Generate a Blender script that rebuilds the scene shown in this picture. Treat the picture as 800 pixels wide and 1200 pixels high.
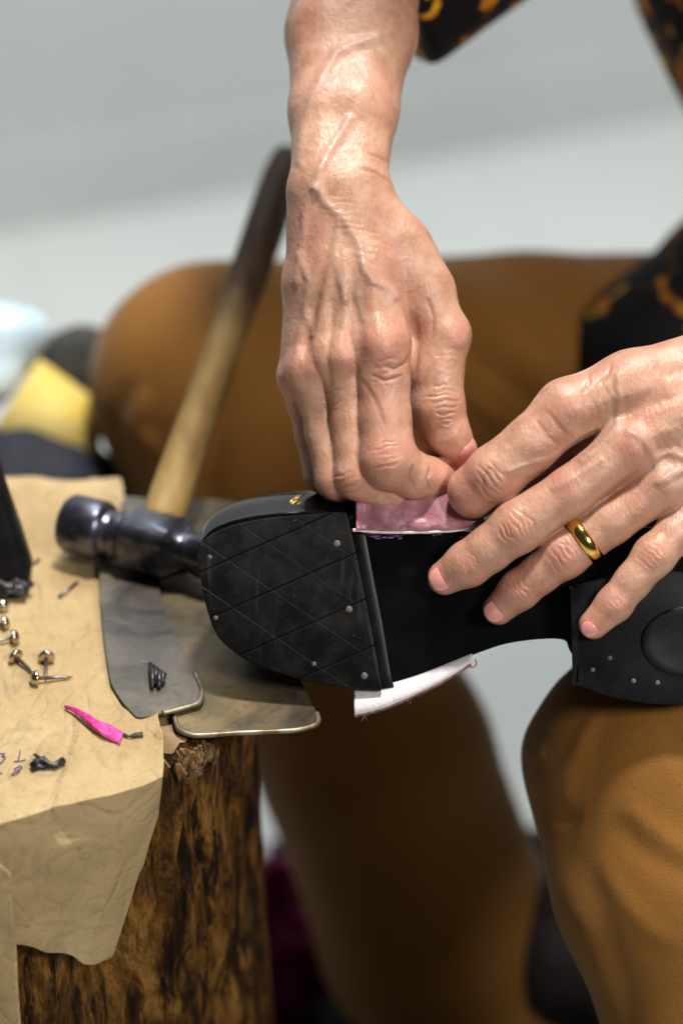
import bpy, bmesh, math, random
import numpy as np
from mathutils import Vector, Matrix, noise as mnoise

random.seed(4)
SC = bpy.context.scene
for o in list(bpy.data.objects):
    bpy.data.objects.remove(o, do_unlink=True)
COL = SC.collection

# ------------------------------------------------------------------ camera
S = 0.0004              # metres per photo pixel (800x1200) on the plane in focus
DIST = 85 * 0.48 / 36   # camera to that plane
PITCH = math.radians(30)
T = Vector((0, 0, 0.60))
RIGHT = Vector((1, 0, 0))
FWD = Vector((0, math.cos(PITCH), -math.sin(PITCH)))
UP = Vector((0, math.sin(PITCH), math.cos(PITCH)))
EYE = T - FWD * DIST
cd = bpy.data.cameras.new('camera')
cam = bpy.data.objects.new('camera', cd)
COL.objects.link(cam)
cam.matrix_world = Matrix(((1, 0, 0, EYE.x),
                           (0, UP.y, -FWD.y, EYE.y),
                           (0, UP.z, -FWD.z, EYE.z),
                           (0, 0, 0, 1)))
cd.lens = 85
cd.sensor_fit = 'VERTICAL'
cd.sensor_height = 36
cd.sensor_width = 24
cd.clip_start = 0.05
cd.clip_end = 60
cd.dof.use_dof = True
cd.dof.focus_distance = DIST - 0.008
cd.dof.aperture_fstop = 3.0
SC.camera = cam

# ------------------------------------------------------------------ light
w = bpy.data.worlds.new('World')
SC.world = w
w.use_nodes = True
w.node_tree.nodes['Background'].inputs[0].default_value = (0.85, 0.92, 1.0, 1)
w.node_tree.nodes['Background'].inputs[1].default_value = 0.04


def area(name, loc, target, size, watts, colour):
    l = bpy.data.lights.new(name, 'AREA')
    l.shape = 'DISK'
    l.size = size
    l.energy = watts
    l.color = colour
    o = bpy.data.objects.new(name, l)
    COL.objects.link(o)
    o.location = loc
    o.rotation_euler = (Vector(target) - Vector(loc)).to_track_quat('-Z', 'Y').to_euler()
    return o


area('area_lamp', (0.11, 0.20, 2.25), (0, 0.05, 0.6), 0.20, 37, (1.0, 0.95, 0.88))  # ceiling lamp, main light from above
area('area_lamp', (0.80, -1.10, 1.55), (0, 0.0, 0.55), 0.40, 17, (1.0, 0.95, 0.88))  # fill light, added low in front to lift stump and knee; no real lamp
area('area_lamp', (0.30, 1.25, 2.6), (0.15, 1.1, 0.0), 1.2, 35, (0.95, 0.98, 1.0))  # back light, added to brighten the floor and wall behind
SC.view_settings.view_transform = 'Standard'
SC.view_settings.look = 'None'
SC.view_settings.exposure = 0.0
SC.view_settings.gamma = 1.0
SC.view_settings.use_curve_mapping = False
SC.cycles.use_denoising = True
SC.cycles.max_bounces = 6


# ------------------------------------------------------------------ coordinates
def C(px, py, wp=0.0):
    """photo pixel + depth in pixels behind the plane in focus -> metric camera axes"""
    k = 1 + wp * S / DIST
    return np.array([(px - 400) * S * k, -(py - 600) * S * k, wp * S])


def W(c):
    return T + RIGHT * float(c[0]) + UP * float(c[1]) + FWD * float(c[2])


def P(px, py, wp=0.0):
    return W(C(px, py, wp))


def ray_z(px, py, z):
    d = FWD * DIST + RIGHT * ((px - 400) * S) + UP * (-(py - 600) * S)
    return EYE + d * ((z - EYE.z) / d.z)


RM = np.array([[RIGHT.x, RIGHT.y, RIGHT.z], [UP.x, UP.y, UP.z], [FWD.x, FWD.y, FWD.z]])


def to_world(c):
    return c @ RM + np.array(T)


def to_px(c):
    k = DIST / (DIST + c[:, 2])
    return np.stack([c[:, 0] * k / S + 400, 600 - c[:, 1] * k / S], 1)


# ------------------------------------------------------------------ objects
def link(name, me, mat=None, parent=None, smooth=True):
    o = bpy.data.objects.new(name, me)
    COL.objects.link(o)
    if mat is not None:
        for m in (mat if isinstance(mat, (list, tuple)) else [mat]):
            me.materials.append(m)
    if smooth and len(me.polygons):
        me.polygons.foreach_set('use_smooth', [True] * len(me.polygons))
    if parent:
        o.parent = parent
        o.matrix_parent_inverse = parent.matrix_world.inverted()
    return o


def obj(name, verts, faces, mat=None, parent=None, smooth=True):
    me = bpy.data.meshes.new(name)
    me.from_pydata([tuple(v) for v in verts], [], [tuple(f) for f in faces])
    me.update()
    return link(name, me, mat, parent, smooth)


def obj_bm(name, bm, mat=None, parent=None, smooth=True):
    me = bpy.data.meshes.new(name)
    bmesh.ops.recalc_face_normals(bm, faces=bm.faces)
    bm.to_mesh(me)
    bm.free()
    return link(name, me, mat, parent, smooth)


def empty(name, loc):
    o = bpy.data.objects.new(name, None)
    o.empty_display_size = 0.03
    COL.objects.link(o)
    o.location = loc
    bpy.context.view_layer.update()
    return o


def tag(o, label=None, cat=None, group=None, kind=None):
    if label:
        o['label'] = label
    if cat:
        o['category'] = cat
    if group:
        o['group'] = group
    if kind:
        o['kind'] = kind
    return o


def auto_smooth(o, deg=35):
    me = o.data
    me.update()
    bm = bmesh.new()
    bm.from_mesh(me)
    lim = math.radians(deg)
    for e in bm.edges:
        if len(e.link_faces) == 2:
            e.smooth = e.calc_face_angle(0) < lim
    bm.to_mesh(me)
    bm.free()


# ------------------------------------------------------------------ materials
class NT:
    def __init__(self, name, rough=0.5, spec=0.5, metal=0.0, base=(0.5, 0.5, 0.5)):
        self.m = bpy.data.materials.new(name)
        self.m.use_nodes = True
        self.t = self.m.node_tree
        self.b = self.t.nodes['Principled BSDF']
        self.b.inputs['Roughness'].default_value = rough
        self.b.inputs['Specular IOR Level'].default_value = spec
        self.b.inputs['Metallic'].default_value = metal
        self.b.inputs['Base Color'].default_value = (*base, 1)
        self.co = self.t.nodes.new('ShaderNodeTexCoord').outputs['Object']

    def put(self, sock, v):
        if v is None:
            return
        if hasattr(v, 'is_output'):
            self.t.links.new(v, sock)
        elif isinstance(v, (tuple, list)):
            sock.default_value = (*v, 1) if len(sock.default_value) == 4 and len(v) == 3 else v
        else:
            sock.default_value = v

    def mapping(self, scale=(1, 1, 1), rot=(0, 0, 0), loc=(0, 0, 0)):
        n = self.t.nodes.new('ShaderNodeMapping')
        n.inputs['Scale'].default_value = scale
        n.inputs['Rotation'].default_value = rot
        n.inputs['Location'].default_value = loc
        self.t.links.new(self.co, n.inputs[0])
        return n.outputs[0]

    def noise(self, scale, detail=4, rough=0.55, vec=None, dist=0.0):
        n = self.t.nodes.new('ShaderNodeTexNoise')
        n.inputs['Scale'].default_value = scale
        n.inputs['Detail'].default_value = detail
        n.inputs['Roughness'].default_value = rough
        n.inputs['Distortion'].default_value = dist
        self.put(n.inputs['Vector'], vec or self.co)
        return n.outputs['Fac']

    def voronoi(self, scale, feature='F1', vec=None, rnd=1.0):
        n = self.t.nodes.new('ShaderNodeTexVoronoi')
        n.feature = feature
        n.inputs['Scale'].default_value = scale
        n.inputs['Randomness'].default_value = rnd
        self.put(n.inputs['Vector'], vec or self.co)
        return n.outputs['Distance']

    def wave(self, scale, vec=None, dist=0.0, detail=2.0, dscale=1.0, typ='BANDS', axis='X'):
        n = self.t.nodes.new('ShaderNodeTexWave')
        n.wave_type = typ
        if typ == 'BANDS':
            n.bands_direction = axis
        else:
            n.rings_direction = axis
        n.inputs['Scale'].default_value = scale
        n.inputs['Distortion'].default_value = dist
        n.inputs['Detail'].default_value = detail
        n.inputs['Detail Scale'].default_value = dscale
        self.put(n.inputs['Vector'], vec or self.co)
        return n.outputs['Fac']

    def ramp(self, fac, stops):
        n = self.t.nodes.new('ShaderNodeValToRGB')
        r = n.color_ramp
        while len(r.elements) < len(stops):
            r.elements.new(0.5)
        for e, (p, c) in zip(r.elements, stops):
            e.position = p
            e.color = (*c, 1) if len(c) == 3 else c
        self.put(n.inputs[0], fac)
        return n.outputs[0]

    def val(self, fac, lo, hi, a=0.0, b=1.0):
        n = self.t.nodes.new('ShaderNodeMapRange')
        self.put(n.inputs[0], fac)
        n.inputs[1].default_value = lo
        n.inputs[2].default_value = hi
        n.inputs[3].default_value = a
        n.inputs[4].default_value = b
        return n.outputs[0]

    def math(self, op, a, b=0.0, c=None):
        n = self.t.nodes.new('ShaderNodeMath')
        n.operation = op
        self.put(n.inputs[0], a)
        self.put(n.inputs[1], b)
        if c is not None:
            self.put(n.inputs[2], c)
        return n.outputs[0]

    def mix(self, fac, a, b, mode='MIX'):
        n = self.t.nodes.new('ShaderNodeMix')
        n.data_type = 'RGBA'
        n.blend_type = mode
        self.put(n.inputs[0], fac)
        self.put(n.inputs[6], a)
        self.put(n.inputs[7], b)
        return n.outputs[2]

    def attr(self, name):
        n = self.t.nodes.new('ShaderNodeAttribute')
        n.attribute_name = name
        return n.outputs['Fac']

    def sep(self, vec):
        n = self.t.nodes.new('ShaderNodeSeparateXYZ')
        self.t.links.new(vec, n.inputs[0])
        return n.outputs

    def bump(self, h, strength=0.3, dist=0.001, prev=None):
        n = self.t.nodes.new('ShaderNodeBump')
        n.inputs['Strength'].default_value = strength
        n.inputs['Distance'].default_value = dist
        self.put(n.inputs['Height'], h)
        if prev is not None:
            self.put(n.inputs['Normal'], prev)
        return n.outputs[0]

    def done(self, color=None, rough=None, normal=None, **kw):
        self.put(self.b.inputs['Base Color'], color)
        self.put(self.b.inputs['Roughness'], rough)
        self.put(self.b.inputs['Normal'], normal)
        for k, v in kw.items():
            self.put(self.b.inputs[k.replace('_', ' ')], v)
        return self.m


def m_skin():
    n = NT('skin', 0.42, 0.5)
    mott = n.noise(95, 5, 0.6)
    c = n.ramp(mott, [(0.3, (0.43, 0.220, 0.142)), (0.50, (0.54, 0.305, 0.208)), (0.72, (0.63, 0.395, 0.290))])
    c = n.mix(n.val(n.noise(32, 4), 0.46, 0.68, 0, 0.5), c, (0.52, 0.20, 0.15))
    c = n.mix(n.math('MULTIPLY', n.attr('blush'), 0.62), c, (0.66, 0.26, 0.20))
    c = n.mix(n.math('MULTIPLY', n.attr('vein'), 0.30), c, (0.42, 0.30, 0.26))
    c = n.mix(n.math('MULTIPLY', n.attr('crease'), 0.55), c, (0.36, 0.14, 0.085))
    spots = n.val(n.voronoi(85), 0.10, 0.16, 0.32, 0.0)
    c = n.mix(spots, c, (0.34, 0.17, 0.09))
    v = n.voronoi(900, 'DISTANCE_TO_EDGE')
    b = n.bump(v, 0.16, 0.0006)
    wr = n.noise(520, 4, 0.6, n.mapping((1.0, 0.35, 0.6), (0.2, 0.1, 0.5)))
    b = n.bump(wr, 0.36, 0.0011, b)
    wr2 = n.noise(150, 4, 0.6, dist=0.6)
    b = n.bump(wr2, 0.20, 0.0022, b)
    r = n.val(n.noise(300, 3), 0.3, 0.7, 0.30, 0.50)
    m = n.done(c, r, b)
    n.b.inputs['Subsurface Weight'].default_value = 0.18
    n.b.inputs['Subsurface Radius'].default_value = (1.0, 0.35, 0.2)
    n.b.inputs['Subsurface Scale'].default_value = 0.004
    return m


def m_nail(name, base, rough):
    n = NT(name, rough, 0.6)
    c = n.mix(n.noise(160, 2), base, tuple(min(1, x * 1.25) for x in base))
    m = n.done(c, None, n.bump(n.noise(500, 2), 0.06, 0.0005))
    n.b.inputs['Coat Weight'].default_value = 0.5
    n.b.inputs['Coat Roughness'].default_value = 0.12
    return m


def m_trouser():
    n = NT('brown_twill', 0.78, 0.25)
    big = n.noise(16, 4, 0.55)
    c = n.ramp(big, [(0.3, (0.235, 0.100, 0.016)), (0.7, (0.275, 0.121, 0.022))])
    tw = n.noise(1150, 2, 0.6, n.mapping((1.0, 0.16, 1.0), (0.35, 0.5, 0.78)))
    tw2 = n.noise(1150, 2, 0.6, n.mapping((0.16, 1.0, 1.0), (0.2, -0.4, 0.75)))
    thr = n.math('MULTIPLY', n.math('ADD', tw, tw2), 0.5)
    fuzz = n.noise(1500, 2, 0.7)
    c = n.mix(n.val(thr, 0.38, 0.58, 0.30, 0.0), c, (0.13, 0.052, 0.008))
    c = n.mix(n.val(fuzz, 0.45, 0.7, 0, 0.35), c, (0.36, 0.165, 0.040))
    b = n.bump(thr, 0.38, 0.0008)
    b = n.bump(n.noise(28, 4, 0.5), 0.16, 0.004, b)
    m = n.done(c, None, b)
    n.b.inputs['Sheen Weight'].default_value = 0.12
    n.b.inputs['Sheen Roughness'].default_value = 0.4
    return m


def m_shirt():
    n = NT('batik_shirt', 0.8, 0.2)
    v = n.voronoi(26, 'DISTANCE_TO_EDGE', n.mapping((1, 1, 1), (0.4, 0.3, 0.2)))
    nn = n.noise(24, 3, 0.6, dist=1.6)
    x, y, z = n.sep(n.co)
    msk = n.math('MAXIMUM', n.val(n.noise(22, 1), 0.56, 0.62), n.val(z, 0.56, 0.64))
    a = n.math('MULTIPLY', n.val(nn, 0.525, 0.555), msk)
    c = n.mix(a, (0.006, 0.006, 0.007), n.ramp(n.noise(60, 2), [(0.42, (0.55, 0.14, 0.01)), (0.6, (0.78, 0.42, 0.02))]))
    return n.done(c, None, n.bump(n.noise(600, 3), 0.2, 0.001))


def m_paper():
    n = NT('kraft_paper', 0.72, 0.3)
    big = n.noise(14, 5, 0.6)
    c = n.ramp(big, [(0.3, (0.36, 0.24, 0.105)), (0.55, (0.475, 0.345, 0.170)), (0.75, (0.54, 0.415, 0.235))])
    c = n.mix(n.val(n.noise(38, 6, 0.68, dist=1.2), 0.52, 0.72, 0, 0.6), c, (0.27, 0.195, 0.105))
    c = n.mix(n.val(n.noise(240, 4, 0.7), 0.62, 0.72, 0, 0.6), c, (0.16, 0.13, 0.10))
    fib = n.noise(900, 3, 0.7, n.mapping((1, 0.2, 1), (0, 0, 0.3)))
    c = n.mix(n.val(fib, 0.4, 0.7, 0, 0.16), c, (0.68, 0.56, 0.37))
    def ridge(sc, wd, seed):
        q = n.noise(sc, 0.6, 0.4, n.mapping((1, 0.55, 0.8), (seed, seed * 0.7, seed * 1.3)), 0.0)
        return n.val(n.math('ABSOLUTE', n.math('SUBTRACT', q, 0.5)), 0.0, wd)
    b = n.bump(ridge(17, 0.035, 0.4), 0.62, 0.0015)
    b = n.bump(ridge(33, 0.04, 1.1), 0.60, 0.0011, b)
    b = n.bump(ridge(70, 0.05, 2.3), 0.5, 0.0007, b)
    b = n.bump(n.noise(60, 5, 0.6, dist=0.5), 0.5, 0.0030, b)
    b = n.bump(fib, 0.10, 0.0004, b)
    return n.done(c, None, b)


def m_wood_side():
    n = NT('weathered_wood', 0.85, 0.2)
    st = n.mapping((1, 1, 0.42))
    f = n.noise(46, 9, 0.72, st, 1.1)
    big = n.noise(17, 5, 0.65, n.mapping((1, 1, 0.5)), 1.0)
    crack = n.noise(95, 6, 0.7, n.mapping((1, 1, 0.13)), 0.3)
    mixf = n.math('ADD', n.math('MULTIPLY', f, 0.62), n.math('MULTIPLY', big, 0.40))
    c = n.ramp(mixf, [(0.40, (0.010, 0.005, 0.002)), (0.47, (0.05, 0.020, 0.005)),
                      (0.525, (0.16, 0.066, 0.011)), (0.60, (0.38, 0.185, 0.042)), (0.73, (0.50, 0.29, 0.09))])
    c = n.mix(n.val(crack, 0.51, 0.58, 0, 0.92), c, (0.010, 0.005, 0.002))
    fine = n.noise(330, 5, 0.7, n.mapping((1, 1, 0.22)))
    c = n.mix(n.val(fine, 0.52, 0.68, 0, 0.55), c, (0.03, 0.013, 0.005))
    b = n.bump(mixf, 0.9, 0.010)
    b = n.bump(n.math('SUBTRACT', 1.0, crack), 0.9, 0.006, b)
    b = n.bump(fine, 0.6, 0.003, b)
    return n.done(c, None, b)


def m_wood_top():
    n = NT('end_grain', 0.8, 0.3)
    r = n.wave(18, None, 2.5, 3, 2.0, 'RINGS', 'Z')
    c = n.mix(r, (0.20, 0.12, 0.06), (0.34, 0.23, 0.12))
    c = n.mix(n.val(n.noise(70, 5), 0.5, 0.7), c, (0.08, 0.05, 0.03))
    return n.done(c, None, n.bump(n.noise(200, 5), 0.5, 0.002))


def m_splinter():
    n = NT('torn_wood', 0.85, 0.2)
    c = n.ramp(n.noise(130, 5, 0.7), [(0.3, (0.04, 0.02, 0.008)), (0.5, (0.17, 0.095, 0.04)), (0.72, (0.40, 0.28, 0.14))])
    return n.done(c, None, n.bump(n.noise(300, 5), 0.8, 0.002))


def m_plate(grey):
    n = NT('dirty_plate', 0.36, 0.5)
    f = n.noise(22, 6, 0.62, dist=0.8)
    c = n.ramp(f, [(0.32, (0.06, 0.05, 0.036)), (0.5, (0.13, 0.105, 0.066)), (0.62, (0.22, 0.165, 0.082)), (0.8, (0.32, 0.24, 0.11))])
    if grey:
        c = n.ramp(f, [(0.32, (0.040, 0.037, 0.036)), (0.5, (0.10, 0.09, 0.08)), (0.64, (0.165, 0.145, 0.115)), (0.8, (0.25, 0.20, 0.13))])
    c = n.mix(n.val(n.noise(120, 5, 0.7), 0.55, 0.7, 0, 0.7), c, (0.06, 0.045, 0.03))
    c = n.mix(n.val(n.noise(300, 3), 0.66, 0.74, 0, 0.25), c, (0.40, 0.37, 0.31))
    r = n.val(f, 0.3, 0.7, 0.28, 0.55)
    return n.done(c, r, n.bump(n.noise(40, 4), 0.25, 0.003), Metallic=0.35)


def m_rim():
    n = NT('plate_rim', 0.45, 0.5, 0.7)
    c = n.mix(n.val(n.noise(90, 4), 0.42, 0.62), (0.34, 0.31, 0.25), (0.17, 0.125, 0.06))
    return n.done(c, None, None)


def m_rubber():
    """black rubber half sole, cut with crossed grooves"""
    n = NT('grooved_rubber', 0.55, 0.15)
    x, y, z = n.sep(n.co)
    # photo-plane coordinates of the sole, in metres
    v = n.math('ADD', n.math('MULTIPLY', y, UP.y), n.math('MULTIPLY', z, UP.z))

    def lines(ax, av, sp, off, wd):
        d = n.math('ADD', n.math('MULTIPLY', x, ax), n.math('MULTIPLY', v, av))
        d = n.math('ADD', d, off)
        fr = n.math('FRACT', n.math('DIVIDE', d, sp))
        ab = n.math('ABSOLUTE', n.math('SUBTRACT', fr, 0.5))
        return n.val(ab, 0.0, wd, 1.0, 0.0)
    l1 = lines(-math.sin(0.42), math.cos(0.42), 54 * S, 5.0, 0.035)
    l2 = lines(math.sin(0.60), math.cos(0.60), 43 * S, 5.012, 0.02)
    g = n.math('MAXIMUM', l1, n.math('MULTIPLY', l2, 0.22))
    dust = n.noise(60, 6, 0.7)
    c = n.mix(n.val(dust, 0.45, 0.72), (0.0045, 0.0045, 0.005), (0.018, 0.017, 0.017))
    c = n.mix(n.val(n.noise(520, 2, 0.6), 0.71, 0.76, 0, 0.5), c, (0.12, 0.11, 0.10))
    scr = n.val(n.noise(180, 4, 0.6, n.mapping((1, 0.1, 0.1), (0.2, 0.5, 0.3))), 0.62, 0.72, 0, 0.25)
    c = n.mix(scr, c, (0.09, 0.09, 0.10))
    c = n.mix(l1, c, (0.004, 0.004, 0.004))
    c = n.mix(n.math('MULTIPLY', l2, 0.5), c, (0.035, 0.034, 0.034))
    b = n.bump(n.math('SUBTRACT', 1.0, g), 0.8, 0.0022)
    b = n.bump(n.noise(900, 3), 0.18, 0.0006, b)
    return n.done(c, n.val(dust, 0.3, 0.7, 0.42, 0.62), b)


def m_simple(name, a, b_, scale, rough, spec=0.5, metal=0.0, bs=0.2, bd=0.001, bscale=None, coat=0.0):
    n = NT(name, rough, spec, metal)
    c = n.mix(n.val(n.noise(scale, 4, 0.6), 0.35, 0.65), a, b_)
    m = n.done(c, None, n.bump(n.noise(bscale or scale * 3, 4), bs, bd))
    if coat:
        n.b.inputs['Coat Weight'].default_value = coat
        n.b.inputs['Coat Roughness'].default_value = 0.08
    return m


def m_handle():
    n = NT('hammer_handle_wood', 0.62, 0.25)
    g = n.noise(60, 6, 0.65, n.mapping((1, 0.12, 0.6)))
    c = n.ramp(g, [(0.3, (0.13, 0.075, 0.022)), (0.5, (0.28, 0.18, 0.06)), (0.75, (0.40, 0.28, 0.115))])
    c = n.mix(n.attr('grip'), c, n.ramp(g, [(0.35, (0.012, 0.007, 0.004)), (0.7, (0.085, 0.045, 0.022))]))
    return n.done(c, None, n.bump(g, 0.3, 0.002))


def m_flap():
    """pink leather: glossy face, pale cut edge chosen per face"""
    n = NT('pink_leather', 0.36, 0.5)
    c = n.ramp(n.noise(75, 5, 0.65, dist=1.0), [(0.3, (0.28, 0.09, 0.13)), (0.52, (0.40, 0.17, 0.215)), (0.75, (0.54, 0.32, 0.36))])
    c = n.mix(n.val(n.noise(190, 4, 0.7, dist=1.5), 0.60, 0.68), c, (0.30, 0.06, 0.12))
    return n.done(c, None, n.bump(n.noise(70, 4, dist=0.8), 0.4, 0.003), Coat_Weight=0.15)


SKIN = m_skin()
NAIL = m_nail('nail_plate', (0.64, 0.29, 0.265), 0.16)
NAIL_GLOSS = m_nail('glossy_nail_plate', (0.60, 0.27, 0.25), 0.12)
TROUSER = m_trouser()
SHIRT = m_shirt()
PAPER = m_paper()
WOOD_SIDE = m_wood_side()
WOOD_TOP = m_wood_top()
TORN = m_splinter()
PLATE = m_plate(False)
PLATE_GREY = m_plate(True)
RIM = m_rim()
RUBBER = m_rubber()
PLAIN_RUBBER = m_simple('black_rubber', (0.005, 0.005, 0.007), (0.011, 0.011, 0.014), 70, 0.42, 0.16, bs=0.06, bscale=500)
GLOSS = m_simple('glossy_black_leather', (0.003, 0.003, 0.0035), (0.006, 0.0055, 0.006), 40, 0.12, 0.30, bs=0.07, bd=0.003, bscale=30)
WELT = m_simple('sole_edge', (0.004, 0.004, 0.004), (0.010, 0.0095, 0.0095), 120, 0.36, 0.25, bs=0.06)
STUD = m_simple('nail_steel', (0.11, 0.10, 0.09), (0.20, 0.18, 0.16), 300, 0.55, 0.4, 0.5)
CUT_EDGE = m_simple('cut_leather', (0.74, 0.70, 0.74), (0.82, 0.79, 0.82), 200, 0.8, 0.2, bs=0.5, bscale=600)
FLAP = m_flap()
FUZZ = m_simple('leather_fibre', (0.30, 0.15, 0.15), (0.55, 0.40, 0.38), 200, 0.9, 0.1)
GOLDMARK = m_simple('gold_print', (0.60, 0.42, 0.10), (0.75, 0.55, 0.16), 90, 0.35, 0.5, 0.7)
IRON = m_simple('blackened_steel', (0.03, 0.032, 0.042), (0.14, 0.145, 0.19), 45, 0.28, 0.5, 0.85, bs=0.15, bscale=120)
HANDLE = m_handle()
TACK = m_simple('tack_brass', (0.44, 0.38, 0.28), (0.60, 0.54, 0.44), 400, 0.22, 0.5, 1.0, bs=0.1)
TACK_DARK = m_simple('tack_shank', (0.16, 0.14, 0.12), (0.30, 0.27, 0.23), 400, 0.35, 0.5, 0.9)
PINK = m_simple('magenta_leather', (0.72, 0.035, 0.30), (0.82, 0.09, 0.42), 500, 0.55, 0.4, bs=0.5, bscale=900)
PINK_CUT = m_simple('magenta_leather_edge', (0.75, 0.38, 0.42), (0.7, 0.2, 0.34), 600, 0.8, 0.2)
BLACKSCRAP = m_simple('black_plastic', (0.01, 0.01, 0.012), (0.03, 0.03, 0.034), 300, 0.3, 0.5)
LINT = m_simple('grey_lint', (0.05, 0.05, 0.048), (0.13, 0.125, 0.115), 500, 0.9, 0.1)
INK = m_simple('ink', (0.10, 0.06, 0.22), (0.17, 0.11, 0.31), 500, 0.6, 0.3)
GOLD = m_simple('gold', (0.92, 0.58, 0.12), (0.95, 0.66, 0.20), 200, 0.16, 0.5, 1.0, bs=0.15, bd=0.0006, bscale=350)


# ------------------------------------------------------------------ implicit surfaces
def smin(a, b, k):
    h = np.maximum(k - np.abs(a - b), 0) / k
    return np.minimum(a, b) - h * h * k * 0.25


def chain_cones(ch):
    out = []
    pts = []
    for (px, py, wp, r) in ch:
        k = 1 + wp * S / DIST
        pts.append((C(px, py, wp), r * S * k))
    if len(pts) == 1:
        out.append((pts[0][0], pts[0][0], pts[0][1], pts[0][1]))
    for (a, ra), (b, rb) in zip(pts[:-1], pts[1:]):
        out.append((a, b, ra, rb))
    return out


def d_cone(p, cone):
    a, b, ra, rb = cone
    ab = b - a
    L = float(ab @ ab)
    q = p - a
    if L < 1e-12:
        return np.sqrt((q * q).sum(1)) - ra
    t = np.clip((q @ ab) / L, 0, 1)
    q = q - t[:, None] * ab
    return np.sqrt((q * q).sum(1)) - (ra + (rb - ra) * t)


def d_group(p, cones, k):
    d = None
    for c in cones:
        e = d_cone(p, c)
        d = e if d is None else smin(d, e, k)
    return d


def make_sdf(base, kb, limbs=(), kl=0.004, kj=0.006, cuts=(), kk=0.0008):
    bc = [c for ch in base for c in chain_cones(ch)]
    lc = [chain_cones(ch) for ch in limbs]

    def f(p):
        db = d_group(p, bc, kb)
        res = db
        if lc:
            res = None
            for l in lc:
                r = smin(db, d_group(p, l, kl), kj)
                res = r if res is None else smin(res, r, kk)
        for (o, n) in cuts:
            res = np.maximum(res, (p - o) @ n)
        return res
    allc = bc + [c for l in lc for c in l]
    lo = np.min([np.minimum(a - ra, b - rb) for a, b, ra, rb in allc], 0)
    hi = np.max([np.maximum(a + ra, b + rb) for a, b, ra, rb in allc], 0)
    return f, lo, hi


def mesh_sdf(f, lo, hi, h, q=4):
    """surface nets on a grid that is only evaluated finely near the surface"""
    lo = lo - 3 * h
    n = np.ceil((hi + 3 * h - lo) / (h * q)).astype(int) + 1
    H = h * q
    ax = [lo[i] + (np.arange(n[i]) + 0.5) * H - 0.5 * h for i in range(3)]
    g = np.stack(np.meshgrid(*ax, indexing='ij'), -1).reshape(-1, 3)
    fc = f(g).astype(np.float32).reshape(n)
    F = np.repeat(np.repeat(np.repeat(fc, q, 0), q, 1), q, 2)
    near = np.argwhere(np.abs(fc) < H * 1.5)
    sub = np.stack(np.meshgrid(*[np.arange(q)] * 3, indexing='ij'), -1).reshape(-1, 3)
    for i0 in range(0, len(near), 6000):
        idx = (near[i0:i0 + 6000, None, :] * q + sub[None]).reshape(-1, 3)
        F[idx[:, 0], idx[:, 1], idx[:, 2]] = f(lo + idx * h)
    ins = F < 0
    nx, ny, nz = F.shape
    cnt = np.zeros((nx - 1, ny - 1, nz - 1), np.int8)
    for dx in (0, 1):
        for dy in (0, 1):
            for dz in (0, 1):
                cnt += ins[dx:nx - 1 + dx, dy:ny - 1 + dy, dz:nz - 1 + dz]
    cells = np.argwhere((cnt > 0) & (cnt < 8))
    vid = np.full(cnt.shape, -1, np.int32)
    vid[cells[:, 0], cells[:, 1], cells[:, 2]] = np.arange(len(cells))
    acc = np.zeros((len(cells), 3))
    num = np.zeros(len(cells))
    for a in range(3):
        o1, o2 = [i for i in range(3) if i != a]
        for u in (0, 1):
            for v in (0, 1):
                p0 = cells.copy()
                p0[:, o1] += u
                p0[:, o2] += v
                p1 = p0.copy()
                p1[:, a] += 1
                f0 = F[p0[:, 0], p0[:, 1], p0[:, 2]]
                f1 = F[p1[:, 0], p1[:, 1], p1[:, 2]]
                m = (f0 < 0) != (f1 < 0)
                t = np.where(m, f0 / np.where(m, f0 - f1, 1), 0)
                q_ = p0.astype(float)
                q_[:, a] += t
                acc[m] += q_[m]
                num[m] += 1
    V = lo + acc / num[:, None] * h
    quads = []
    for a in range(3):
        o1, o2 = [(1, 2), (2, 0), (0, 1)][a]
        s0 = [slice(None)] * 3
        s1 = [slice(None)] * 3
        s0[a] = slice(0, -1)
        s1[a] = slice(1, None)
        A, B = ins[tuple(s0)], ins[tuple(s1)]
        e = np.argwhere(A != B)
        e = e[(e[:, o1] > 0) & (e[:, o2] > 0) & (e[:, o1] < F.shape[o1] - 1) & (e[:, o2] < F.shape[o2] - 1)]
        flip = A[e[:, 0], e[:, 1], e[:, 2]]

        def cell(d1, d2):
            c = e.copy()
            c[:, o1] -= d1
            c[:, o2] -= d2
            return vid[c[:, 0], c[:, 1], c[:, 2]]
        qd = np.stack([cell(1, 1), cell(0, 1), cell(0, 0), cell(1, 0)], 1)
        qd[~flip] = qd[~flip][:, ::-1]
        quads.append(qd)
    return V, np.concatenate(quads)


def vnormals(V, Q):
    fn = np.cross(V[Q[:, 2]] - V[Q[:, 0]], V[Q[:, 3]] - V[Q[:, 1]])
    N = np.zeros_like(V)
    for i in range(4):
        for c in range(3):
            N[:, c] += np.bincount(Q[:, i], fn[:, c], len(V))
    return N / np.maximum(np.linalg.norm(N, axis=1, keepdims=True), 1e-12)


def relax(V, Q, it=2, lam=0.5):
    e = np.concatenate([Q[:, [0, 1]], Q[:, [1, 2]], Q[:, [2, 3]], Q[:, [3, 0]]])
    deg = np.bincount(e[:, 0], minlength=len(V)) + np.bincount(e[:, 1], minlength=len(V))
    for _ in range(it):
        A = np.zeros_like(V)
        for c in range(3):
            A[:, c] = np.bincount(e[:, 0], V[e[:, 1], c], len(V)) + np.bincount(e[:, 1], V[e[:, 0], c], len(V))
        V = V + lam * (A / np.maximum(deg, 1)[:, None] - V)
    return V


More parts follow.
